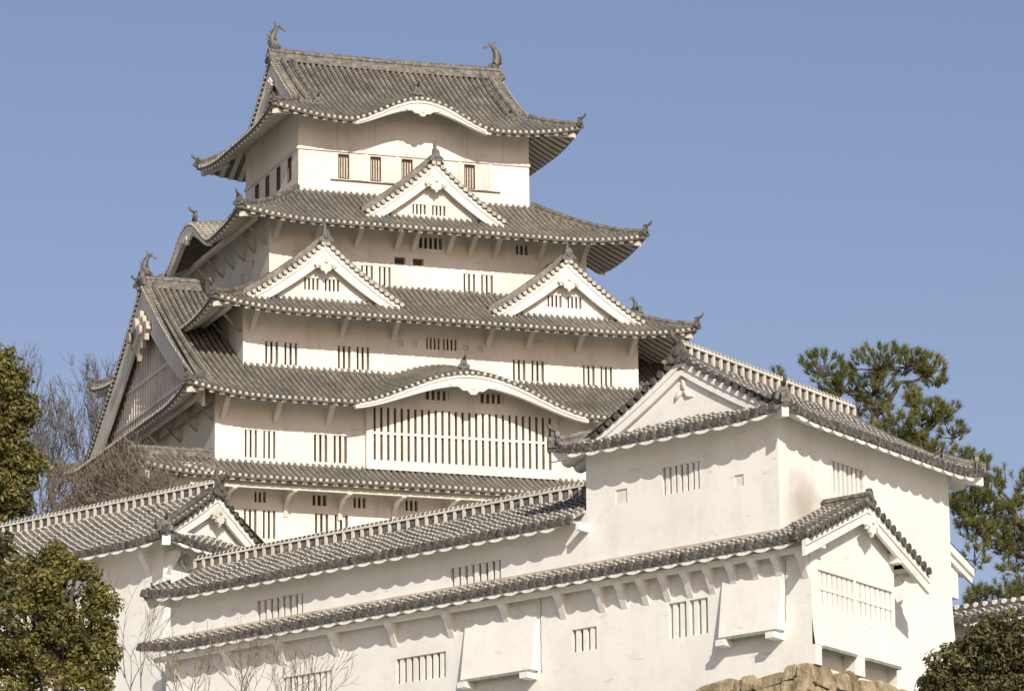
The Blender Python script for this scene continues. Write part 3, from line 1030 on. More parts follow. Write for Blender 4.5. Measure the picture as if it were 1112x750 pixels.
for a in (5.0, 8.2):
    mb.box(a, a + 1.3, -7.36, -7.319, -13.55, -13.05, 1)
    for k in range(4):
        mb.box(a + 0.16 + 0.32 * k, a + 0.30 + 0.32 * k, -7.40, -7.361, -13.55, -13.05, 0)
mb.build("bowed_field", [PK, M['dark']], r2)
kara_board(r2, KEEP, sds[S], kb2, depth=0.62, ext=0.94)
km = MB(KEEP)
oni(km, sds[S].p(kb2[0], 1.5, 0.25), (0, -1), 0.8)
km.build("ridge_end_tile", [M['ornament']], r2)
for corner in ('sw', 'se', 'nw', 'ne'):
    pts = hip_path(sds, corner, 1.3, (1, 1), 5, 0.02)
    hm = MB(KEEP)
    ridge_bar(hm, pts, 0.36, 0.28)
    d = pts[0] - pts[2]
    dd = Vector((d.x, d.y, 0)).normalized()
    oni(hm, pts[0] + Vector((0, 0, 0.08)), d, 0.85, 1)
    hm.bar(pts[0] - dd * 0.3 - Vector((0, 0, 0.42)), pts[4] - Vector((0, 0, 0.50)), Vector((-dd.y, dd.x, 0)), Vector((0, 0, 1)), 0.34, 0.34, 2)
    hm.build("hip_ridge", [M['ridge'], M['ornament'], M['plaster_trim']], r2)
zg2 = lambda e: pr(12.9 - e)
for sx, xg in ((-1, -8.15), (1, 22.15)):
    gm = MB(KEEP)
    P = (lambda e, o, z, sx=sx, xg=xg: Vector((xg - sx * o, 3.6 + e, z)))
    oni(gm, P(0, -0.05, zg2(0) + 0.2), (sx, 0), 1.2, 0, False)
    g = gm.build("great_gable", [M['ornament']], keep)
    gable_parts(g, KEEP, P, Vector((0, 1, 0)), Vector((sx, 0, 0)), zg2, 11.6, TK, PK, board=(1.9, 1.1), wall_back=0.7, pend=3.1, zbot=-14.6, pitch=0.36, wall_mat=M['plaster_old'], board_mat=M['plaster_trim'], pend_mat=M['plaster_old'])
    rm = MB(KEEP)
    ridge_bar(rm, [(xg - sx * (0.05 + 3.65 * j / 4), 3.6, zg2(0)) for j in range(5)], 0.55, 0.62)
    rm.build("ridge", [M['ridge']], g)
    bm_ = MB(KEEP)    # upright battens and rails of the gable field
    for k in range(-17, 18):
        e = k * 0.5
        zt2 = zg2(abs(e)) - 1.2
        if zt2 > -13.0:
            bm_.bar(P(e, 0.66, -13.4), P(e, 0.66, zt2), (0, 1, 0), (1, 0, 0), 0.12, 0.07, 0)
    for zr_ in (-12.4, -10.6):
        w_ = next(e for e in [j * 0.1 for j in range(140)] if zg2(e) - 1.2 < zr_)
        bm_.bar(P(-w_, 0.62, zr_), P(w_, 0.62, zr_), (0, 0, 1), (1, 0, 0), 0.2, 0.08, 0)
    bm_.build("battens", [M['plaster_trim']], g)
    cm = MB(KEEP)     # plastered end of the gable roof where it dies against the storey above
    xe = -4.47 if sx < 0 else 18.47
    for j in range(16):
        a, b = -8 + j, -7 + j
        cm.poly([(xe, 3.6 + a, -13), (xe, 3.6 + b, -13), (xe, 3.6 + b, zg2(abs(b)) - 0.03), (xe, 3.6 + a, zg2(abs(a)) - 0.03)], 0)
    cm.build("gable_back", [PK], g)
    fish(g, KEEP, (xg - sx * 0.25, 3.6, zg2(0) + 0.68), (-sx, 0), 0.85 if sx < 0 else 0.5)
# first roof
ov = {k: 2.35 for k in 'senw'}
sds = make_sides((-9.3, 23.3, -9.3, 19.3), ov, {k: prof_norm(-18.92, -17.62, 2.35) for k in 'senw'}, 0.4, 4.0)
HL = {c: 2.3 for c in ('se', 'nw', 'ne')}
r1 = skirt_roof(keep, KEEP, sds, 'senw', 2.35, ('se', 'nw', 'ne'), TK, TF, 0.35, 0.092, hip_len=HL, ovs=ov)
# low wing roof running out to the west from the first roof
mb = MB(KEEP)
zl = lambda c, d: -18.90 + 0.55 * d + 0.42 * max(0, 1 - c / 3.5) ** 2 * max(0, 1 - d / 2.6)
wl = 4.6
sdw = Side((-11.6, -9.35), (1, 0), (0, 1), wl, zl, lambda c: 2.7)
sdn = Side((-7.0, -3.95), (-1, 0), (0, -1), wl, lambda c, d: -18.90 + 0.55 * d, lambda c: 2.7)
for q in (sdw, sdn):
    tiles(mb, q, None, None, 0.35, 0.092, 6, 0, 1, 2)
    eave_edge(mb, q, m_tile=1, m_white=3)
    rafters(mb, q, 2.0, sp=0.52, m=3)
    soffit(mb, q, 2.2, m=4)
wg = mb.build("wing_roof", [TK, TF, M['tile_end_keep'], M['plaster_trim'], M['soffit']], keep)
rm = MB(KEEP)
ridge_bar(rm, [(-11.6 + 4.6 * j / 4, -6.65, -17.42) for j in range(5)], 0.45, 0.40)
oni(rm, (-11.6, -6.65, -17.35), (-1, 0), 0.9)
rm.build("ridge", [M['ridge']], wg)
P = lambda e, o, z: Vector((-11.6 + o, -6.65 + e, z))
gable_parts(wg, KEEP, P, Vector((0, 1, 0)), Vector((-1, 0, 0)), lambda e: -17.42 - 0.55 * e, 2.6, TK, PK, board=(0.5, 0.4), pend=0.0)
mb = MB(KEEP)
mb.box(-10.8, -7.003, -7.8, -5.4, -25, -18.0, 0)
mb.build("wing_wall", [PK], keep)

# struts under the eaves of the keep
def struts(xs, yw, zlow, out, zhi, w=0.27):
    for x in xs:
        mb = MB(KEEP)
        mb.bar((x, yw + 0.05, zlow), (x, yw - out, zhi), (1, 0, 0), Vector((0, zhi - zlow, out)).normalized(), w, 0.26, 0)
        mb.build("eave_strut", [M['plaster_trim']], keep)
struts([-2.2, 0.2, 2.6, 5.0, 6.0, 8.1, 9.4, 10.9, 13.6, 16.2], -2.45, -3.75, 1.15, -2.75)
struts([-4.2, 1.0, 4.0, 9.6, 12.0, 15.0, 18.2], -4.65, -9.6, 1.1, -8.55)
struts([-6.6, -3.6, -0.6, 15.0, 18.0], -7, -15.3, 1.1, -14.2)
for ys, xw, zl_, zh_ in (((-1.8, 0.2, 2.2, 4.2, 6.2, 8.2, 10.4), -2.5, -3.9, -2.7), ((-4.2, -2.0, 0.4), -4.7, -9.7, -8.5), ((-6.6, -3.6, -0.6, 2.4), -7, -15.4, -14.2)):
    for y in ys:
        mb = MB(KEEP)
        mb.bar((xw + 0.05, y, zl_), (xw - 1.15, y, zh_), (0, 1, 0), Vector((zl_ - zh_, 0, 1.2)).normalized(), 0.34, 0.32, 0)
        mb.build("eave_strut", [M['plaster_trim']], keep)
for x0, y0, y1, z in ((-3.6, -3.4, 12.6, -2.72), (-5.8, -5.6, 3.0, -8.52), (-8.1, -7.9, 8.0, -14.22)):
    mb = MB(KEEP)
    mb.bar((x0, y0, z), (x0, y1, z), (1, 0, 0), (0, 0, 1), 0.28, 0.26, 0)
    mb.build("eave_beam", [M['plaster_trim']], keep)
for x in (-6.4, -3.0, 0.1, 3.2, 6.3, 9.4, 12.5):
    mb = MB(KEEP)
    pts = [(x, -6.95, -20.5), (x, -7.2, -19.75), (x, -7.75, -19.42), (x, -8.7, -19.36)]
    for a, b in zip(pts, pts[1:]):
        d = (Vector(b) - Vector(a)).normalized()
        mb.bar(Vector(a) - d * 0.06, Vector(b) + d * 0.06, (1, 0, 0), Vector((1, 0, 0)).cross(d), 0.25, 0.27, 0)
    mb.build("curved_bracket", [M['plaster_trim']], keep)
mb = MB(KEEP)
mb.box(-8.9, 22.9, -8.78, -8.60, -19.42, -19.24, 0)
mb.build("eave_beam", [M['plaster_trim']], keep)

# ------------------------------------------------------------------ corner turret
TN, PN = M['tile_near'], M['plaster']
turret = empty("corner_turret", TUR.w((7, 5, -9)), "white corner turret with plain triangular gable and openwork white ridge, above the long gallery", "turret")
mb = MB(TUR)
hl = [(10.2 - 6.06, 10.2 - 4.09, -0.53, 0.61)]
loop = [(10.2 - 8.61, 10.2 - 7.97, -0.54, 0.06), (10.2 - 2.29, 10.2 - 1.80, -0.74, -0.26)]
wall(mb, (0, 10.2), (0, -1), (-1, 0), 10.2, -9.5, 2.4, hl + loop)
hr = [(4.24, 7.04, -0.6, 0.80)]
flare = lambda z: 0.0 if z > -3.6 else 0.05 * (-3.6 - z) ** 1.6
wall(mb, (0, 0), (1, 0), (0, -1), 14.6, -9.5, 2.4, hr, flare=flare, cuts=(-3.6, -4.2, -4.8, -5.4, -6, -6.7, -7.4, -8.2, -8.9))
wall(mb, (14.6, 0), (0, 1), (1, 0), 10.2, -9.5, 2.4, flare=flare, cuts=(-3.6, -4.2, -4.8, -5.4, -6, -6.7, -7.4, -8.2, -8.9))
wall(mb, (14.6, 10.2), (-1, 0), (0, 1), 14.6, -9.5, 2.4)
mt = M['plaster'].copy()  # white plaster with a darker tan blotch fading out from one wall point
mt.name = "plaster_blotched"
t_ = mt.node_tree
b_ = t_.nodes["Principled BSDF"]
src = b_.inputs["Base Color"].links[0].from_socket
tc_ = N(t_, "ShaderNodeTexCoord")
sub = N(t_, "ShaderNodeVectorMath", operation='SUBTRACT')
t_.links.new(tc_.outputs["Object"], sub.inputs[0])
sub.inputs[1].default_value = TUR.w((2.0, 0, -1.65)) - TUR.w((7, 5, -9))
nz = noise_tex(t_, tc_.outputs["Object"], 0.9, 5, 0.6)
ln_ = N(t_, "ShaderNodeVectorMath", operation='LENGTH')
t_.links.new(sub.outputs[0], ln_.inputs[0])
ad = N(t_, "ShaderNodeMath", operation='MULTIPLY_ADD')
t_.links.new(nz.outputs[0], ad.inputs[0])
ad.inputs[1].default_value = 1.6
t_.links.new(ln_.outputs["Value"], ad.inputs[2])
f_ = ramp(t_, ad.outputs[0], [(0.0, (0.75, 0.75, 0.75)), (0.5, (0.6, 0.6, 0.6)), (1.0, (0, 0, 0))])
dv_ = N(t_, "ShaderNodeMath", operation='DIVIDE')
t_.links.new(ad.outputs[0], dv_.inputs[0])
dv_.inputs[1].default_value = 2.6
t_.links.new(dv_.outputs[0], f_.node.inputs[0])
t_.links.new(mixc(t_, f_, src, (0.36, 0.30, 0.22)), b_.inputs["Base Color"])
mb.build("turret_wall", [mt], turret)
PW = [M['dark'], M['plaster']]
window(turret, TUR, (0, 10.2), (0, -1), (-1, 0), hl[0], 6, 0.19, mats=PW, bd=0.14, inset=0.08)
for q in loop:
    window(turret, TUR, (0, 10.2), (0, -1), (-1, 0), q, 0, depth=0.08, mats=[M['plaster_trim'], PN])
window(turret, TUR, (0, 0), (1, 0), (0, -1), hr[0], 7, 0.20, mats=PW, bd=0.14, inset=0.08)

def near_roof(parent, F, sds, keys, wd, pitch=0.48, r=0.135, lims=None, raf=True, nd=9, name="tiled_roof", rs=0.96):
    mb = MB(F)
    for k in keys:
        c0, c1 = (lims or {}).get(k, (None, None))
        tiles(mb, sds[k], c0, c1, pitch, r, nd, 0, 1, 2, disc_r=0.18)
        eave_edge(mb, sds[k], 0.0, None, 3, 4, 0.10, 0.06, pitch)
    roof = mb.build(name, [TN, M['tile_flat'], M['tile_end'], M['ridge'], M['plaster_trim']], parent)
    ev = MB(F)
    for k in keys:
        soffit(ev, sds[k], wd, off=0.19)
        rafters(ev, sds[k], wd, sp=rs, m=0, rnd=True, off=0.17, h=0.19)
    ev.build("eaves", [M['plaster']], roof)
    return roof

pt_ = quad(1.70, 0.44, 0.0150)
sdt = make_sides((-1.25, 15.85, -1.25, 11.4), {S: 6.325, N_: 6.325, W_: 1.9, E_: 1.9}, {k: pt_ for k in 'senw'}, 0.32, 3.0, gable={W_: 1.25, E_: 1.25})
tr = near_roof(turret, TUR, sdt, 'senw', 1.27)
zt_ = lambda e: pt_(6.325 - e)
for sx, xg in ((-1, 0.0), (1, 14.6)):
    P = (lambda e, o, z, sx=sx, xg=xg: Vector((xg - sx * o, 5.07 + e, z)))
    gable_parts(tr, TUR, P, Vector((0, 1, 0)), Vector((sx, 0, 0)), zt_, 5.0, TN, PN, ridge_top=0.22, board=(0.62, 0.55), wall_back=0.32, pend=0.0, zbot=pt_(1.1) - 0.3, end_mat=M['tile_end'], pitch=0.46, disc_r=0.165, verge_len=0.5)
    if sx < 0:
        pm = MB(TUR)        # three-armed carved mark under the apex
        c = Vector((0.30, 5.07, zt_(0) - 1.35))
        for an in (90, 215, 325):
            d = Vector((0, math.cos(R(an)), math.sin(R(an))))
            q = Vector((0, -math.sin(R(an)), math.cos(R(an))))
            pm.tube([c + d * 0.05, c + d * 0.35 + q * 0.05, c + d * 0.62 - q * 0.06], [0.10, 0.13, 0.03], 6, 0)
        pm.build("gable_pendant", [M['plaster_trim']], tr)
for corner, n_ in (('sw', 1.45), ('se', 1.45), ('nw', 1.45), ('ne', 1.45)):
    pts = hip_path(sdt, corner, n_, (1, 1), 5, 0.03)
    hm = MB(TUR)
    ridge_bar(hm, pts, 0.40, 0.36)
    d = pts[0] - pts[2]
    oni(hm, pts[1] + Vector((0, 0, 0.15)), d, 0.95, 1)
    dd = Vector((d.x, d.y, 0)).normalized()
    hm.bar(pts[0] - dd * 0.15 - Vector((0, 0, 0.40)), pts[4] - Vector((0, 0, 0.45)), Vector((-dd.y, dd.x, 0)), Vector((0, 0, 1)), 0.30, 0.42, 2)
    hm.build("hip_ridge", [M['ridge'], M['ornament'], PN], tr)
ladder_ridge(tr, TUR, (0.1, 5.07, 4.98), (14.5, 5.07, 4.98), 0.72, 0.50, 0.60)
om = MB(TUR)
oni(om, (-0.05, 5.07, 5.0), (-1, 0), 1.25, 0, True)
om.build("ridge_end_tile", [M['ornament']], tr)
om = MB(TUR)
oni(om, (14.65, 5.07, 5.0), (1, 0), 1.1, 0, True)
om.build("ridge_end_tile", [M['ornament']], tr)

# low side roof on the far right face of the turret
sr = Side((17.0, 0.10), (0, 1), (-1, 0), 5.0, lambda c, d: -1.75 + 0.36 * d, lambda c: 2.35)
srf = near_roof(turret, TUR, {'e': sr}, 'e', 2.3, name="side_roof")
mb = MB(TUR)
for (o, dd, th) in ((0.0, 0.34, 0.14), (0.12, 0.62, 0.16)):
    mb.loft([[Vector((x, 0.10 + o, sr.zf(0, 17.0 - x) - 0.06)), Vector((x, 0.10 + o, sr.zf(0, 17.0 - x) - 0.06 - dd)), Vector((x, 0.10 + o + th, sr.zf(0, 17.0 - x) - 0.06 - dd)), Vector((x, 0.10 + o + th, sr.zf(0, 17.0 - x) - 0.06))] for x in (14.7, 15.8, 16.9)], 0, True, True, False)
mb.box(14.61, 15.9, 0.4, 0.9, -3.2, -1.9, 0)
mb.build("bargeboard", [PN], srf)

# ------------------------------------------------------------------ long gallery below the turret
gal = empty("long_gallery", TUR.w((3, 17, -9)), "long white gallery with two parallel tiled eaves, barred windows and a gable end at right", "gallery")
mb = MB(TUR)
Y1 = 35.0
hm_ = [(15.01, 17.89, -3.10, -1.97), (26.66, 29.51, -3.0, -1.86)]
wall(mb, (0, Y1), (0, -1), (-1, 0), Y1 - 10.203, -3.6, -0.55, [(Y1 - b, Y1 - a, c, d) for a, b, c, d in hm_])
wall(mb, (0, Y1), (1, 0), (0, 1), 6.0, -9.5, 0.3)
wall(mb, (6.0, Y1), (0, -1), (1, 0), Y1 - 10.3, -9.5, -0.5)
mb.build("upper_wall", [PN], gal)
for a, b, c, d in hm_:
    window(gal, TUR, (0, Y1), (0, -1), (-1, 0), (Y1 - b, Y1 - a, c, d), 7, 0.24, mats=PW, bd=0.14, inset=0.08)
mb = MB(TUR)
hlow = [(24.69, 27.65, -6.75, -5.53), (17.97, 20.85, -6.62, -5.53), (9.53, 10.87, -6.47, -5.52), (3.60, 4.56, -6.55, -5.10), (4.72, 5.65, -6.55, -5.10)]
wall(mb, (-0.3, Y1), (0, -1), (-1, 0), Y1 + 1.7, -11.8, -3.2, [(Y1 - b, Y1 - a, c, d) for a, b, c, d in hlow])
hg = [(0.28, 3.22, -5.98, -4.58), (3.38, 6.42, -5.98, -4.58)]
gfl = lambda z: 0.0 if z > -6.2 else 0.07 * (-6.2 - z) ** 1.8
zr = lambda x: -3.6 + 0.43 * (x + 1.3) if x < 3.6 else -3.6 + 0.43 * (8.5 - x)
wall(mb, (-0.3, -1.7), (1, 0), (0, -1), 6.9, -7.65, -3.75, [(a + 0.3, b + 0.3, c, d) for a, b, c, d in hg], flare=gfl, cuts=(-6.2, -6.6, -7.0, -7.35))
for k in range(12):
    a, b = -0.3 + 6.9 * k / 12, -0.3 + 6.9 * (k + 1) / 12
    mb.poly([(a, -1.7, -3.75), (b, -1.7, -3.75), (b, -1.7, max(-3.74, zr(b) - 0.15)), (a, -1.7, max(-3.74, zr(a) - 0.15))], 0)
wall(mb, (6.6, -1.7), (0, 1), (1, 0), 1.75, -8.35, -2.6)
wall(mb, (-0.3, -1.2), (1, 0), (0, -1), 6.9, -8.9, -7.4)
mb.box(-0.302, 0.22, -1.83, -1.21, -8.45, -7.66, 0)
mb.box(2.92, 3.72, -1.83, -1.21, -8.45, -7.66, 0)
mb.build("lower_wall", [PN], gal)
for n_, q in enumerate(hlow):
    a, b, c, d = q
    window(gal, TUR, (-0.3, Y1), (0, -1), (-1, 0), (Y1 - b, Y1 - a, c, d), {0: 8, 1: 7, 2: 3}.get(n_, 2), {0: 0.21, 1: 0.22, 2: 0.22}.get(n_, 0.2), mats=PW, bd=0.14, inset=0.08)
for q in hg:
    a, b, c, d = q
    window(gal, TUR, (0, -1.7), (1, 0), (0, -1), (a, b, c, d), 7, 0.29, mats=PW, bd=0.14, inset=0.09, rail=-5.28)
# boards over the slots below the gable end
mb = MB(TUR)
for a, b in ((0.24, 2.90), (3.74, 6.58)):
    mb.box(a, b, -1.96, -1.70, -7.78, -7.66, 0)
mb.build("slot_board", [M['board']], gal)

# upper roof
zf_m = lambda c, d: -1.12 + 0.47 * d + 0.30 * max(0, 1 - c / 3.5) ** 2 * max(0, 1 - d / 3)
sm_ = Side((-1.0, 36.1), (0, -1), (1, 0), 25.85, zf_m, lambda c: 4.0)
sb_ = Side((7.0, 10.25), (0, 1), (-1, 0), 25.85, lambda c, d: -1.12 + 0.47 * d, lambda c: 4.0)
ur = near_roof(gal, TUR, {'w': sm_, 'e': sb_}, 'we', 1.0, name="upper_roof")
ladder_ridge(ur, TUR, (3.0, 35.9, 0.74), (3.0, 10.3, 0.74), 0.58, 0.46, 0.56)
P = lambda e, o, z: Vector((3.0 + e, 36.1 - o, z))
gable_parts(ur, TUR, P, Vector((1, 0, 0)), Vector((0, 1, 0)), lambda e: 0.76 - 0.47 * e, 3.9, TN, PN, ridge_top=0.2, board=(0.6, 0.5), wall_back=1.15, pend=0.0, end_mat=M['tile_end'], pitch=0.46, disc_r=0.16)
mb = MB(TUR)      # plastered stop where the roof meets the turret
mb.box(-0.80, -0.003, 10.06, 10.24, -1.50, -1.16, 0)
mb.build("roof_end", [PN], ur)
# lower roof: lean-to along the gallery, opening into a full gable at the right end
zf_l = lambda c, d: -3.58 + 0.43 * d + 0.26 * max(0, 1 - c / 3.5) ** 2 * max(0, 1 - d / 1.4)
sl_ = Side((-1.35, 36.0), (0, -1), (1, 0), 38.3, zf_l, lambda c: 1.38 if c < 36.0 else 4.95)
sr_ = Side((8.55, -2.3), (0, 1), (-1, 0), 2.3, lambda c, d: -3.58 + 0.43 * d, lambda c: 4.95)
lr = near_roof(gal, TUR, {'w': sl_, 'e': sr_}, 'we', 1.05, name="lower_roof", nd=8)
mb = MB(TUR)
mb.bar((-0.13, 35.0, -2.92), (-0.13, 10.3, -2.92), (1, 0, 0), (0, 0, 1), 0.25, 0.20, 0)
mb.bar((-0.13, 10.2, -2.92), (-0.13, 0.0, -2.92), (1, 0, 0), (0, 0, 1), 0.25, 0.20, 0)
mb.build("roof_flashing", [M['plaster_old']], lr)
mb = MB(TUR)
mb.bar((-0.75, 35.3, -3.92), (-0.75, -1.9, -3.92), (1, 0, 0), (0, 0, 1), 0.22, 0.22, 0)
mb.build("eave_beam", [PN], lr)
gz = lambda e: -3.58 + 0.43 * (4.95 - e)
P = lambda e, o, z: Vector((3.6 + e, -2.35 + o, z))
gable_parts(lr, TUR, P, Vector((1, 0, 0)), Vector((0, -1, 0)), gz, 5.15, TN, PN, ridge_top=0.2, board=(0.62, 0.62), wall_back=0.66, pend=0.0, end_mat=M['tile_end'], pitch=0.46, disc_r=0.165, zbot=-2.6)
pm = MB(TUR)
pendant(pm, (3.6, -2.40, gz(0) - 0.95), (0, -1), (1, 0), 0.95, 0)
pm.build("gable_pendant", [PN], lr)
rm = MB(TUR)
ridge_bar(rm, [(3.6, -2.3 + 2.28 * j / 3, gz(0) + 0.02) for j in range(4)], 0.5, 0.36)
oni(rm, (3.6, -2.38, gz(0) + 0.0), (0, -1), 0.95, 0, False)
rm.build("ridge", [M['ridge']], lr)
for x in (-0.1, 6.4):      # purlin ends under the right verge
    mb = MB(TUR)
    mb.bar((x, -2.2, zr(x) - 0.55), (x, -1.2, zr(x) - 0.55), (1, 0, 0), (0, 0, 1), 0.5, 0.42, 0)
    mb.build("purlin_end", [PN], lr)

# wedge brackets below the lower eave
for y in (-1.45, -0.2, 0.97, 2.14, 3.31, 4.48, 5.65, 6.82, 7.99, 9.16, 11.3, 14.4, 17.6, 20.9, 24.3, 27.6, 30.9, 34.2):
    mb = MB(TUR)
    prof = [(-0.29, -3.95), (-0.95, -3.95), (-0.95, -4.12), (-0.72, -4.30), (-0.29, -5.05)]
    mb.loft([[Vector((x, y + o, z)) for x, z in prof] for o in (-0.16, 0.16)], 0, True, True, False)
    mb.build("wedge_bracket", [PN], gal)

for y, z0, z1 in ((12.55, -7.1, -4.0), (-0.42, -6.6, -4.1)):   # old wires run down the wall
    mb = MB(TUR)
    rn = random.Random(int(y * 10))
    mb.tube([(-0.335, y + rn.uniform(-.03, .03), z1 + (z0 - z1) * j / 8) for j in range(9)], 0.013, 5, 0)
    mb.build("wire", [M['twig']], gal)
# projecting stone-drop boxes
def drop_box(y0, y1, z0, z1, out, parent, F, xw=-0.3):
    mb = MB(F)
    a = [(xw - 0.003, z1), (xw - out, z0), (xw - 0.003, z0)]
    mb.poly([(xw - 0.04, y0, z1), (xw - 0.04, y1, z1), (xw - out, y1, z0), (xw - out, y0, z0)], 0)
    for y in (y0, y1):
        mb.poly([(xw - 0.003, y, z1), (xw - 0.04, y, z1), (xw - out, y, z0), (xw - 0.003, y, z0)], 0)
    mb.poly([(xw - 0.003, y0, z1), (xw - 0.003, y1, z1), (xw - 0.04, y1, z1), (xw - 0.04, y0, z1)], 0)
    b = mb.build("drop_box", [PN], parent)
    bm_ = MB(F)
    bm_.box(xw - out - 0.10, xw - 0.15, y0 + 0.02, y1 - 0.02, z0 - 0.12, z0 - 0.003, 0)
    bm_.build("bottom_board", [M['board']], b)
    for y in (y0 + 0.25, y1 - 0.25):
        em = MB(F)
        em.box(xw - out - 0.28, xw - 0.01, y - 0.22, y + 0.22, z0 - 0.36, z0 - 0.122, 0)
        em.build("beam_end", [PN], b)
drop_box(12.75, 16.75, -7.0, -4.15, 0.52, gal, TUR)
drop_box(-0.3, 2.75, -6.95, -4.15, 0.52, gal, TUR)
drop_box(33.0, 34.9, -7.6, -4.9, 0.5, gal, TUR)

# ------------------------------------------------------------------ left gatehouse
lb = empty("side_gatehouse", TUR.w((11, 50, -9)), "low white tile-roofed building at far left, half hidden by the bushy tree", "building")
mb = MB(TUR)
wall(mb, (6.5, 66), (0, -1), (-1, 0), 66 - 41.25, -9.5, 4.0)
wall(mb, (6.5, 41.25), (1, 0), (0, -1), 8.5, -9.5, 4.2)
wall(mb, (15.0, 41.25), (0, 1), (1, 0), 24.75, -9.5, 4.0)
mb.build("building_wall", [PN], lb)
pl_ = quad(3.22, 0.48, 0.015)
sdl = make_sides((5.05, 16.45, 39.75, 67), {W_: 5.7, E_: 5.7, S: 2.2, N_: 2.2}, {k: pl_ for k in 'senw'}, 0.30, 2.6, gable={S: 1.4, N_: 1.4})
lroof = near_roof(lb, TUR, sdl, 'wse', 1.45)
zl_ = lambda e: pl_(5.7 - e)
P = lambda e, o, z: Vector((10.75 + e, 41.15 + o, z))
gable_parts(lroof, TUR, P, Vector((1, 0, 0)), Vector((0, -1, 0)), zl_, 4.2, TN, PN, board=(0.75, 0.6), wall_back=0.5, pend=1.1, end_mat=M['tile_end'], pitch=0.46, disc_r=0.165, zbot=3.7)
for corner in ('sw', 'se'):
    pts = hip_path(sdl, corner, 1.3, (1, 1), 5, 0.03)
    hm = MB(TUR)
    ridge_bar(hm, pts, 0.40, 0.34)
    d = pts[0] - pts[2]
    oni(hm, pts[1] + Vector((0, 0, 0.12)), d, 0.9, 1)
    finial(hm, pts[2] + Vector((0, 0, 0.2)), 0.6, 1)
    dd = Vector((d.x, d.y, 0)).normalized()
    hm.bar(pts[0] - dd * 0.1 - Vector((0, 0, 0.42)), pts[4] - Vector((0, 0, 0.45)), Vector((-dd.y, dd.x, 0)), Vector((0, 0, 1)), 0.42, 0.45, 2)
    hm.build("hip_ridge", [M['ridge'], M['ornament'], PN], lroof)
ladder_ridge(lroof, TUR, (10.75, 41.3, zl_(0) - 0.02), (10.75, 66, zl_(0) - 0.02), 0.62, 0.46, 0.56)
om = MB(TUR)
oni(om, (10.75, 41.1, zl_(0)), (0, -1), 1.2, 0, True)
finial(om, (10.75, 41.3, zl_(0) + 0.6), 0.9, 0)
om.build("ridge_end_tile", [M['ornament']], lroof)
for x, y, dx, dy in ((6.5, 42.2, -1, 0), (6.5, 46.0, -1, 0), (6.5, 50.5, -1, 0), (6.9, 41.25, 0, -1), (10.5, 41.25, 0, -1)):
    mb = MB(TUR)
    prof = [(0.003, 3.0), (0.70, 3.0), (0.70, 2.82), (0.25, 2.3), (0.003, 1.95)]
    ax = Vector((-dy, dx, 0))
    mb.loft([[Vector((x + dx * o, y + dy * o, z)) + ax * q for o, z in prof] for q in (-0.18, 0.18)], 0, True, True, False)
    mb.build("wedge_bracket", [PN], lb)
# round lamp below the eave
c = Vector((7.85, 40.86, 2.68))
lamp = empty("round_lamp", TUR.w(c), "small round white lamp fixed under the eave corner of the low left building", "lamp")
mb = MB(TUR)
mb.tube([c + Vector((0, 0.38, 0)), c + Vector((0, 0.30, 0)), c + Vector((0, 0.05, 0)), c + Vector((0, -0.08, 0))], [0.10, 0.2, 0.34, 0.36], 14, 0, False)
mb.tube([c + Vector((0, 0.39, 0.0)), c + Vector((0, 0.37, 0.0))], 0.10, 10, 0)
mb.build("lamp_shade", [M['metal']], lamp)
mb = MB(TUR)
mb.tube([c + Vector((0, 0.25, 0)), c + Vector((0, 0.02, 0)), c + Vector((0, -0.04, 0))], [0.07, 0.13, 0.05], 10, 0)
mb.build("bulb", [M['plaster_old']], lamp)
mb = MB(TUR)
mb.tube([c + Vector((0, 0.38, 0.0)), c + Vector((0, 0.38, 0.25)), c + Vector((0, 0.2, 0.45))], 0.04, 6, 0)
mb.build("lamp_bracket", [M['metal']], lamp)

# ------------------------------------------------------------------ stone base, ground
def stone_courses(mb, F, O, A, nrm, length, ztop, zbot, batter=0.22, seed=1, tilt=0.0):
    rnd = random.Random(seed)
    O, A, nrm = Vector((*O, 0)), Vector((*A, 0)), Vector((*nrm, 0))
    z = ztop
    while z > zbot:
        h = rnd.uniform(0.6, 1.15)
        c = rnd.uniform(-0.5, 0)
        while c < length:
            w = rnd.choice((rnd.uniform(0.35, 0.7), rnd.uniform(0.9, 2.2), rnd.uniform(0.9, 2.2)))
            c0, c1 = max(0, c) + 0.02, min(length, c + w) - 0.02
            if c1 - c0 > 0.15:
                top = z - (rnd.uniform(0.0, 0.28) if z == ztop else rnd.uniform(-0.05, 0.05))
                bot = z - h + 0.02 + rnd.uniform(-0.05, 0.05)
                pts = []
                for (cc, zz) in ((c0, bot), (c1, bot), (c1, top), (c0, top)):
                    pts.append((cc + rnd.uniform(-0.11, 0.11), zz + rnd.uniform(-0.10, 0.10) - tilt * (length - cc)))
                # eight-sided front, pillowed
                ring = []
                for k in range(4):
                    a, b = pts[k], pts[(k + 1) % 4]
                    ring.append((a[0] * 0.86 + b[0] * 0.14, a[1] * 0.86 + b[1] * 0.14))
                    ring.append((a[0] * 0.14 + b[0] * 0.86, a[1] * 0.14 + b[1] * 0.86))
                mx = sum(p[0] for p in ring) / 8; mz = sum(p[1] for p in ring) / 8
                off = rnd.uniform(-0.05, 0.08)
                rings = []
                for s_, o in ((1.0, -0.5), (1.0, 0.06 + off), (0.97, 0.09 + off), (0.55, 0.10 + off)):
                    rings.append([O + A * (mx + (p[0] - mx) * s_) + nrm * (o + batter * (ztop - (mz + (p[1] - mz) * s_)) + rnd.uniform(-.015, .015)) + Vector((0, 0, mz + (p[1] - mz) * s_)) for p in ring])
                mb.loft(rings, 0, True, True, False)
            c += w
        z -= h
sw_ = MB(TUR)
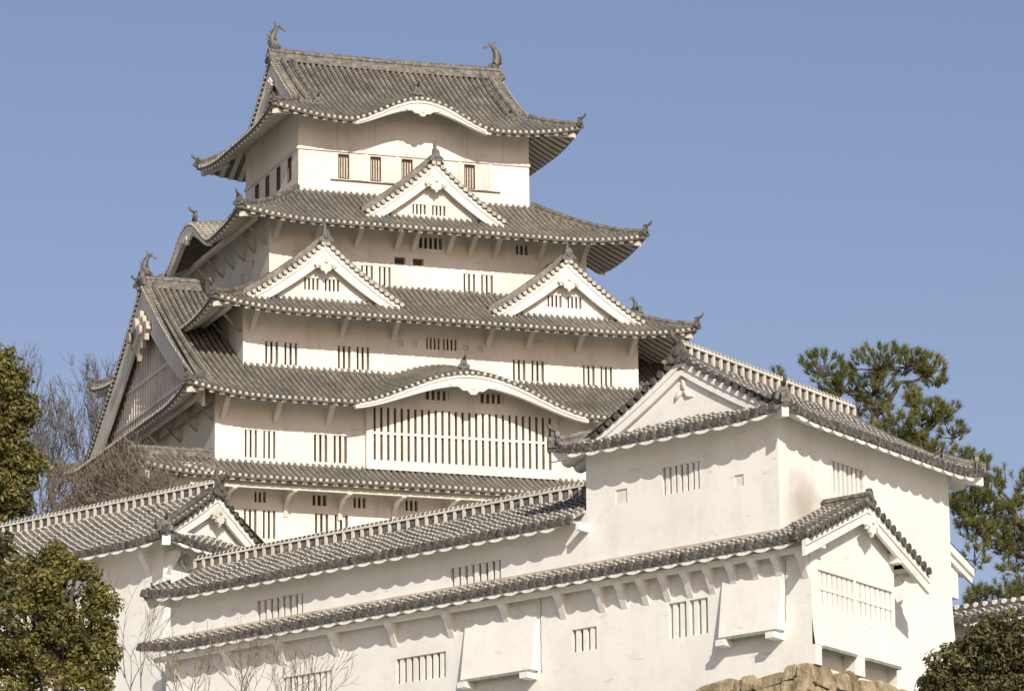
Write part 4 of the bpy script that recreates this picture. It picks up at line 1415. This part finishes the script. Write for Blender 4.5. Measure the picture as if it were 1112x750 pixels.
stone_courses(sw_, TUR, (-0.35, 36.0), (0, -1), (-1, 0), 37.6, -8.2, -13.5, seed=3, tilt=0.085)
stone_courses(sw_, TUR, (-0.5, -1.65), (1, 0), (0, -1), 16.0, -8.38, -13.5, seed=5)
bk = MB(TUR)
o = sw_.build("stone_wall", [M['stone']], at=TUR.w((7, 17, -13)))
tag(o, "rough tan stone wall footing under the white gallery at the bottom edge", "stone wall")
kb_ = MB(KEEP)
stone_courses(kb_, KEEP, (-7.2, -7.2), (1, 0), (0, -1), 28.4, -24.9, -29.5, seed=8)
stone_courses(kb_, KEEP, (-7.2, 17.2), (0, -1), (-1, 0), 24.4, -24.9, -29.5, seed=9)
o = kb_.build("stone_base", [M['stone']], keep)

def sstep(a, b, x):
    t = max(0.0, min(1.0, (x - a) / (b - a)))
    return t * t * (3 - 2 * t)
def hill(x, y):
    rad = math.hypot(x * 0.8, max(0, y - 240) * 0.8)
    fall = 1 - sstep(90, 320, rad)
    z = 27.0 * sstep(95, 168, y) + 15.5 * sstep(212, 236, y)
    return z * fall + noise.noise(Vector((x * 0.06, y * 0.06, 0))) * 0.5 * sstep(30, 100, y) - 0.02
g = MB()
xs = [-6000, -2000, -800, -400, -250] + [-160 + 8 * k for k in range(41)] + [250, 400, 800, 2000, 6000]
ys = [-400, -60, 0, 40, 70] + [90 + 6 * k for k in range(40)] + [350, 420, 520, 800, 2000, 9000]
gi = [[g.vert((x, y, hill(x, y))) for x in xs] for y in ys]
for a, b in zip(gi, gi[1:]):
    for k in range(len(xs) - 1):
        g.face((a[k], a[k + 1], b[k + 1], b[k]), 0, True)
g.build("ground", [M['ground']], kind="structure", at=(0, 0, 0))

def at(px, py, Y):
    """world point at distance Y along a direction given in the photograph"""
    d = _f + _rr * ((px - 556) / 5000.0) + _uu * ((375 - py) / 5000.0)
    return Vector((0, 0, 1.7)) + d * (Y / d.y)

# tile-capped boundary wall at far right
a, b = at(1036, 664, 207), at(1175, 668, 203)
bw = empty("boundary_wall", (a + b) / 2 - Vector((0, 0, 4)), "low tile-capped plaster wall beside the turret at the right edge, above the dark shrub", "wall")
d = (b - a); d.z = 0; L_ = d.length; d.normalize()
az = math.degrees(math.atan2(d.y, d.x))
BF = Frame(a, az, az + 90)
mb = MB(BF)
mb.box(0, L_, -0.3, 0.3, -6, -0.55, 0)
mb.build("wall_body", [M['plaster_old']], bw)
s1 = Side((0, -0.95), (1, 0), (0, 1), L_, lambda c, d: -0.62 + 0.5 * d, lambda c: 0.95)
s2 = Side((L_, 0.95), (-1, 0), (0, -1), L_, lambda c, d: -0.62 + 0.5 * d, lambda c: 0.95)
cap = near_roof(bw, BF, {'s': s1, 'n': s2}, 'sn', 0.7, name="tile_cap", nd=3)
rm = MB(BF)
ridge_bar(rm, [(0, 0, -0.14), (L_, 0, -0.14)], 0.36, 0.30)
for k in range(int(L_ / 0.5)):
    rm.disc((0.25 + k * 0.5, -0.2, 0.16), (0, 1, 0), 0.12, 0.4, 8, 1)
rm.build("ridge", [M['ridge'], M['plaster_trim']], cap)

# ------------------------------------------------------------------ trees
def rvec(rnd):
    while True:
        v = Vector((rnd.uniform(-1, 1), rnd.uniform(-1, 1), rnd.uniform(-1, 1)))
        if 0.05 < v.length < 1:
            return v
def leaf_cloud(clumps, rnd, per, size, droop=0.2, elong=2.0):
    """clumps: (centre, radius, tone). many separate leaf blades"""
    mb = MB(); tone = []
    for c, r, t in clumps:
        n = int(per * (r ** 1.6))
        for k in range(n):
            v = rvec(rnd)
            v = v.normalized() * (v.length ** 0.55)
            p = c + Vector((v.x * r, v.y * r, v.z * r * 0.8))
            nrm = (v + rvec(rnd) * 0.9 + Vector((0, 0, 0.35))).normalized()
            a = nrm.cross(rvec(rnd)).normalized()
            b = nrm.cross(a)
            L = size * rnd.uniform(0.5, 1.5)
            w = L / elong
            a = (a - Vector((0, 0, droop))).normalized()
            tt = min(1, max(0, t + rnd.gauss(0, 0.17)))
            i = [mb.vert(p - a * L * 0.5), mb.vert(p + b * w * 0.5 + nrm * w * 0.12), mb.vert(p + a * L * 0.5), mb.vert(p - b * w * 0.5 + nrm * w * 0.12)]
            tone.extend([tt] * 4)
            mb.face(i, 0, False)
    return mb, tone

def limb(mb, pts, r0, r1, n=6, m=0):
    k = len(pts) - 1
    mb.tube(pts, [r0 + (r1 - r0) * j / k for j in range(k + 1)], n, m)

def wander(a, b, n, amp, rnd):
    a, b = Vector(a), Vector(b)
    return [a] + [a.lerp(b, j / n) + rvec(rnd) * amp for j in range(1, n)] + [b]

def evergreen(name, blobs, foot, label, mat, seed, per=260, size=0.2, csize=0.5, group=None, dens=1.0, cat="tree", tone0=0.5, gap=-0.12):
    """blobs: (centre, rx, rz) volumes that together give the crown's outline"""
    rnd = random.Random(seed)
    foot = Vector(foot)
    foot.z = hill(foot.x, foot.y)
    root = empty(name, foot, label, cat, group)
    clumps = []
    tm_ = MB()
    top = max((c.z for c, rx, rz in blobs))
    ctr = sum((c for c, _, _ in blobs), Vector()) / len(blobs)
    fork = Vector((ctr.x, ctr.y, foot.z + (ctr.z - foot.z) * 0.62))
    limb(tm_, wander(foot, fork, 4, 0.15, rnd), 0.32, 0.2, 8)
    for c, rx, rz in blobs:
        limb(tm_, wander(fork, c + Vector((0, 0, rz * 0.3)), 5, rx * 0.12, rnd), 0.15, 0.03)
        n = int(dens * 26 * rx * rz / (csize ** 2) * 0.34)
        for k in range(n):
            v = rvec(rnd)
            v = v.normalized() * (v.length ** 0.45)
            p = c + Vector((v.x * rx, v.y * rx, v.z * rz))
            if noise.noise(p * (0.55 / csize)) < gap:
                continue
            clumps.append((p, csize * rnd.uniform(0.65, 1.25), tone0 + 0.25 * noise.noise(p * 0.8) + rnd.gauss(0, 0.12)))
            if rnd.random() < 0.35:
                limb(tm_, wander(c.lerp(p, 0.15), p, 3, 0.08, rnd), 0.04, 0.012, 4)
    tm_.build("trunk", [M['bark']], root)
    mb, tone = leaf_cloud(clumps, rnd, per, size)
    mb.build("crown", [mat], root, attr=tone)
    return root

def B(px, py, Y, rxp, rzp):
    s = Y / 5000.0 * 1.03
    return (at(px, py, Y), rxp * s, rzp * s)

evergreen("evergreen_tree", [B(-8, 440, 246, 42, 46), B(12, 470, 246, 34, 40), B(-4, 520, 246, 44, 45), B(20, 520, 246, 27, 34), B(4, 404, 246, 24, 22), B(30, 505, 246, 20, 26), B(-20, 560, 246, 40, 30)],
          at(8, 560, 247), "tall yellow-green leafy tree at left edge, rising behind the roof of the low building", M['leaf'], 11, per=130, size=0.29, csize=0.58, dens=1.1, gap=-0.04)
evergreen("evergreen_tree", [B(70, 640, 152, 36, 40), B(30, 680, 152, 48, 50), B(92, 672, 152, 33, 42), B(70, 725, 152, 52, 48), B(15, 735, 152, 40, 45), B(48, 622, 152, 24, 26), B(100, 715, 152, 26, 40), B(20, 640, 152, 26, 30), B(112, 660, 152, 14, 16), B(84, 606, 152, 14, 14), B(118, 700, 152, 13, 18), B(58, 604, 152, 14, 12)],
          at(50, 760, 152), "bushy glossy-leaved tree at lower left, in front of the white wall", M['leaf'], 12, per=400, size=0.17, csize=0.36, dens=0.9, gap=-0.02)
evergreen("evergreen_tree", [B(-22, 600, 146, 32, 34), B(-18, 650, 146, 30, 40), B(-8, 625, 146, 22, 28)],
          at(-30, 760, 146), "dark-leaved tree cut off by the left edge, beside the bushy glossy-leaved tree", M['leaf_dark'], 13, per=190, size=0.26, csize=0.36, dens=0.9)  # crown uses the darker leaf colours
evergreen("dark_shrub", [B(1080, 735, 166, 50, 50), B(1040, 745, 166, 36, 40), B(1100, 700, 166, 36, 36), B(1018, 752, 166, 18, 22), B(1075, 700, 166, 24, 28), B(1120, 740, 166, 40, 60)],
          at(1085, 790, 166), "dark green shrub in the lower right corner, below the tile-capped wall", M['leaf_dark'], 14, per=300, size=0.19, csize=0.36, dens=1.0, cat="shrub", tone0=0.4)

def pine(pads, limbs, foot, label, seed, cat="pine tree"):
    rnd = random.Random(seed)
    foot = Vector(foot)
    foot.z = hill(foot.x, foot.y)
    root = empty("pine_tree", foot, label, cat, "pines behind the turret")
    tm_ = MB()
    for pts, r0, r1 in limbs:
        pp = []
        pts = [Vector(p) if p is not None else foot for p in pts]
        for a, b in zip(pts, pts[1:]):
            pp += wander(a, b, 3, 0.10, rnd)[:-1]
        pp.append(pts[-1])
        limb(tm_, pp, r0, r1, 7)
    mb = MB(); tone = []
    for (c, rx, rz), dn in pads:
        n = int(dn * 85 * rx * rz) + 12
        for k in range(n):
            v = rvec(rnd)
            v = v.normalized() * (v.length ** 0.5)
            p = c + Vector((v.x * rx, v.y * rx, v.z * rz))
            if noise.noise(p * 0.95) < -0.13:
                continue
            t0 = 0.5 + 0.25 * noise.noise(p * 0.7) + rnd.gauss(0, 0.12)
            if rnd.random() < 0.4:
                limb(tm_, wander(c + Vector((0, 0, -rz * 0.5)), p, 3, 0.1, rnd), 0.05, 0.012, 4)
            ax = (v * 0.7 + Vector((0, 0, 0.9)) + rvec(rnd) * 0.5).normalized()
            for q in range(44):
                d = (ax + rvec(rnd) * 1.15).normalized()
                L = rnd.uniform(0.24, 0.42)
                s_ = d.cross(rvec(rnd)).normalized() * rnd.uniform(0.013, 0.022)
                o = p + ax * rnd.uniform(-0.15, 0.15)
                i = [mb.vert(o - s_), mb.vert(o + s_), mb.vert(o + d * L)]
                tone.extend([min(1, max(0, t0 + rnd.gauss(0, 0.15)))] * 3)
                mb.face(i, 0)
    tm_.build("trunk", [M['bark']], root)
    mb.build("crown", [M['needle']], root, attr=tone)
    return root
YP = 236
pine([(B(893, 400, YP, 27, 20), 1.0), (B(880, 422, YP, 17, 16), .9), (B(912, 418, YP, 20, 16), .8), (B(955, 392, YP, 34, 20), 1.0), (B(984, 392, YP, 22, 16), 1.0), (B(1010, 400, YP, 17, 15), .9),
      (B(948, 420, YP, 28, 18), .9), (B(1016, 412, YP, 12, 10), .8), (B(930, 440, YP, 20, 14), .8), (B(958, 455, YP, 18, 18), .7), (B(990, 428, YP, 8, 14), .8), (B(845, 410, YP, 8, 10), .7), (B(906, 440, YP, 22, 16), .8)],
     [([None, at(946, 560, YP), at(947, 480, YP), at(950, 452, YP)], 0.34, 0.2), ([at(950, 455, YP), at(938, 430, YP), at(916, 424, YP), at(893, 410, YP)], 0.15, 0.05),
      ([at(950, 452, YP), at(968, 432, YP), at(977, 415, YP), at(998, 412, YP), at(1010, 405, YP)], 0.15, 0.05), ([at(950, 452, YP), at(952, 420, YP), at(955, 395, YP)], 0.12, 0.04)],
     at(946, 700, YP), "spreading pine with forked bare limbs, standing right behind the end of the turret ridge", 21)
YP = 232
pine([(B(985, 465, YP, 26, 20), 1.0), (B(1012, 450, YP, 24, 16), 1.0), (B(1030, 446, YP, 14, 12), .8), (B(975, 488, YP, 22, 18), 1.0), (B(1003, 485, YP, 18, 14), .8), (B(992, 435, YP, 8, 12), .6), (B(1035, 470, YP, 16, 14), .8), (B(965, 470, YP, 16, 16), .8), (B(1020, 490, YP, 20, 14), .8)],
     [([None, at(1000, 560, YP), at(998, 500, YP), at(1000, 470, YP), at(1012, 455, YP)], 0.25, 0.06)], at(1000, 700, YP), "low round-topped pine just above the lower end of the turret roof", 22)
YP = 226
pine([(B(1070, 510, YP, 18, 14), .9), (B(1092, 515, YP, 14, 16), .8), (B(1078, 535, YP, 26, 16), 1.0), (B(1060, 550, YP, 26, 16), .9), (B(1098, 545, YP, 12, 14), .9), (B(1060, 575, YP, 20, 12), .6), (B(1103, 580, YP, 20, 18), 1.0), (B(1045, 495, YP, 12, 10), .7), (B(1045, 560, YP, 12, 14), .7),
      (B(1100, 612, YP, 18, 12), .7), (B(1120, 590, YP, 20, 25), 1.0), (B(1055, 520, YP, 14, 12), .7), (B(1075, 560, YP, 28, 18), .9), (B(1040, 540, YP, 12, 16), .8), (B(1090, 590, YP, 20, 14), .8), (B(1105, 525, YP, 12, 18), .9), (B(1058, 605, YP, 16, 12), .7), (B(1030, 515, YP, 12, 14), .8)],
     [([None, at(1135, 640, YP), at(1118, 590, YP), at(1090, 560, YP), at(1060, 555, YP)], 0.3, 0.05), ([at(1118, 590, YP), at(1098, 545, YP), at(1080, 525, YP)], 0.15, 0.04), ([at(1120, 610, YP), at(1090, 590, YP), at(1062, 580, YP)], 0.12, 0.04)],
     at(1135, 740, YP), "open-branched pine at right edge with blue sky showing between its boughs", 23)
YP = 222
pine([(B(1062, 645, YP, 20, 10), 1.0), (B(1090, 642, YP, 24, 11), 1.1), (B(1118, 640, YP, 20, 14), 1.0), (B(1080, 660, YP, 40, 12), 1.1)],
     [([None, at(1090, 690, YP), at(1090, 650, YP)], 0.2, 0.06)], at(1090, 720, YP), "low bright green pine top just above the tile-capped wall at right", 24)

def bare(name, foot, height, label, mat, seed, spread=0.5, levels=5, r0=0.16, kids=(2, 3), stems=1, cat="tree", group=None, up=0.25, rmin=0.012, lean=(0, 0), shrink=0.74, ground=True):
    rnd = random.Random(seed)
    foot = Vector(foot)
    if ground:
        foot.z = hill(foot.x, foot.y)
    root = empty(name, foot, label, cat, group)
    tm_, bm_ = MB(), MB()
    def grow(p, d, L, r, lv):
        tgt = tm_ if lv == levels else bm_
        pts = [p]
        dd = d.copy()
        ns = 3
        for k in range(ns):
            dd = (dd + rvec(rnd) * 0.22 + Vector((0, 0, up * 0.3))).normalized()
            pts.append(pts[-1] + dd * (L / ns))
        limb(tgt, pts, r, max(rmin, r * 0.62), 5 if r > 0.05 else 3)
        if lv == 0:
            return
        nk = rnd.randint(*kids)
        for k in range(nk):
            nd = (dd + rvec(rnd).normalized() * spread * rnd.uniform(0.7, 1.4) + Vector((0, 0, up * 0.4))).normalized()
            grow(pts[-1] if k else pts[-1], nd, L * shrink * rnd.uniform(0.8, 1.15), max(rmin, r * 0.62), lv - 1)
        if lv < levels and rnd.random() < 0.7:
            nd = (dd + rvec(rnd).normalized() * spread * 1.3).normalized()
            grow(pts[rnd.randint(1, 2)], nd, L * shrink * 0.7, max(rmin, r * 0.45), max(0, lv - 2))
    f = sum(shrink ** k for k in range(levels + 1))
    for s_ in range(stems):
        d = Vector((rnd.uniform(-1, 1) * spread * (stems > 1) + lean[0], rnd.uniform(-1, 1) * spread * (stems > 1), 1)).normalized()
        grow(foot.copy() + rvec(rnd) * 0.3 * (stems > 1), d, height / f * 1.1, r0, levels)
    tm_.build("trunk", [mat], root)
    bm_.build("branches", [mat], root)
    return root
def hgt(px, py, Y):
    p = at(px, py, Y)
    return p, p.z - hill(p.x, p.y)
for (px, py, Y, sd_, lab) in ((74, 412, 300, 31, "bare leafless winter tree just right of the tall leafy tree at left edge"), (112, 412, 310, 32, "bare leafless winter tree nearest to the left side of the keep"), (52, 440, 292, 33, "lower bare tree half hidden behind the tall leafy tree")):
    p, h = hgt(px, py, Y)
    f_ = p.copy(); f_.z = p.z - 15.5
    mb_ = bare("bare_tree", f_, 15.5, lab, M['twig'], sd_, 0.45, 7, 0.22, (2, 3), group="bare trees behind the low building", up=0.3, rmin=0.016, shrink=0.80, ground=False)
# dense brown thicket at the foot of the keep
def thicket(label, domes, seed, n, mat, foot):
    rnd = random.Random(seed)
    root = empty("bare_thicket", foot, label, "bare shrub")
    mb = MB()
    for c, rx, rz in domes:
        base = c - Vector((0, 0, rz * 1.0))
        for k in range(int(n * rx * rz)):
            v = rvec(rnd); v.z = abs(v.z)
            v = v.normalized() * v.length ** 0.4
            tip = base + Vector((v.x * rx, v.y * rx * 0.8, v.z * 2 * rz))
            s = base + Vector((rnd.uniform(-1, 1) * rx * 0.7, rnd.uniform(-1, 1) * rx * 0.5, 0))
            mid = s.lerp(tip, rnd.uniform(0.45, 0.8)) + rvec(rnd) * 0.35
            limb(mb, wander(mid, tip, 3, 0.12, rnd), 0.028, 0.012, 3)
            for q in range(2):
                e = tip + (rvec(rnd) + Vector((0, 0, 0.3))) * 0.6
                limb(mb, [mid.lerp(tip, rnd.uniform(0.3, 0.9)), e], 0.018, 0.009, 3)
            if k % 6 == 0:
                limb(mb, wander(s, mid, 3, 0.15, rnd), 0.06, 0.03, 4)
    mb.build("branches", [mat], root)
    return root
f_ = at(130, 600, 237)
thicket("dense brown leafless thicket between the low building's ridge and the left foot of the keep",
        [B(135, 525, 237, 60, 38), B(105, 535, 238, 42, 28), B(165, 535, 236, 50, 24), B(140, 492, 238, 22, 24), B(85, 550, 237, 40, 24), B(195, 545, 236, 40, 14), B(72, 528, 239, 34, 30), B(118, 505, 238, 24, 24)], 41, 42, M['twig_brown'], f_)
for (px, Y, w, h, sd_, lab, st) in ((150, 168, 0, 5.2, 51, "thin bare sapling left of the gallery's lower eave end, beside the leafy tree", 3), (262, 166, 0, 4.3, 52, "leafless pale bush in front of the gallery wall, middle of the three bushes", 6), (335, 167, 0, 3.9, 53, "leafless pale bush furthest right in front of the gallery wall", 6), (205, 165, 0, 3.8, 54, "small leafless pale bush between the sapling and the other two bare bushes", 5)):
    p = at(px, 650, Y)
    zt = at(px, {150: 640, 262: 690, 335: 700, 205: 700}[px], Y).z
    p.z = zt - h
    bare("bare_sapling", p, h, lab, M['bark_pale'], sd_, 0.5, 4, 0.035, (2, 2), stems=st, cat="bare shrub", group="bare bushes below the gallery", up=0.2, rmin=0.008, shrink=0.8, ground=False)
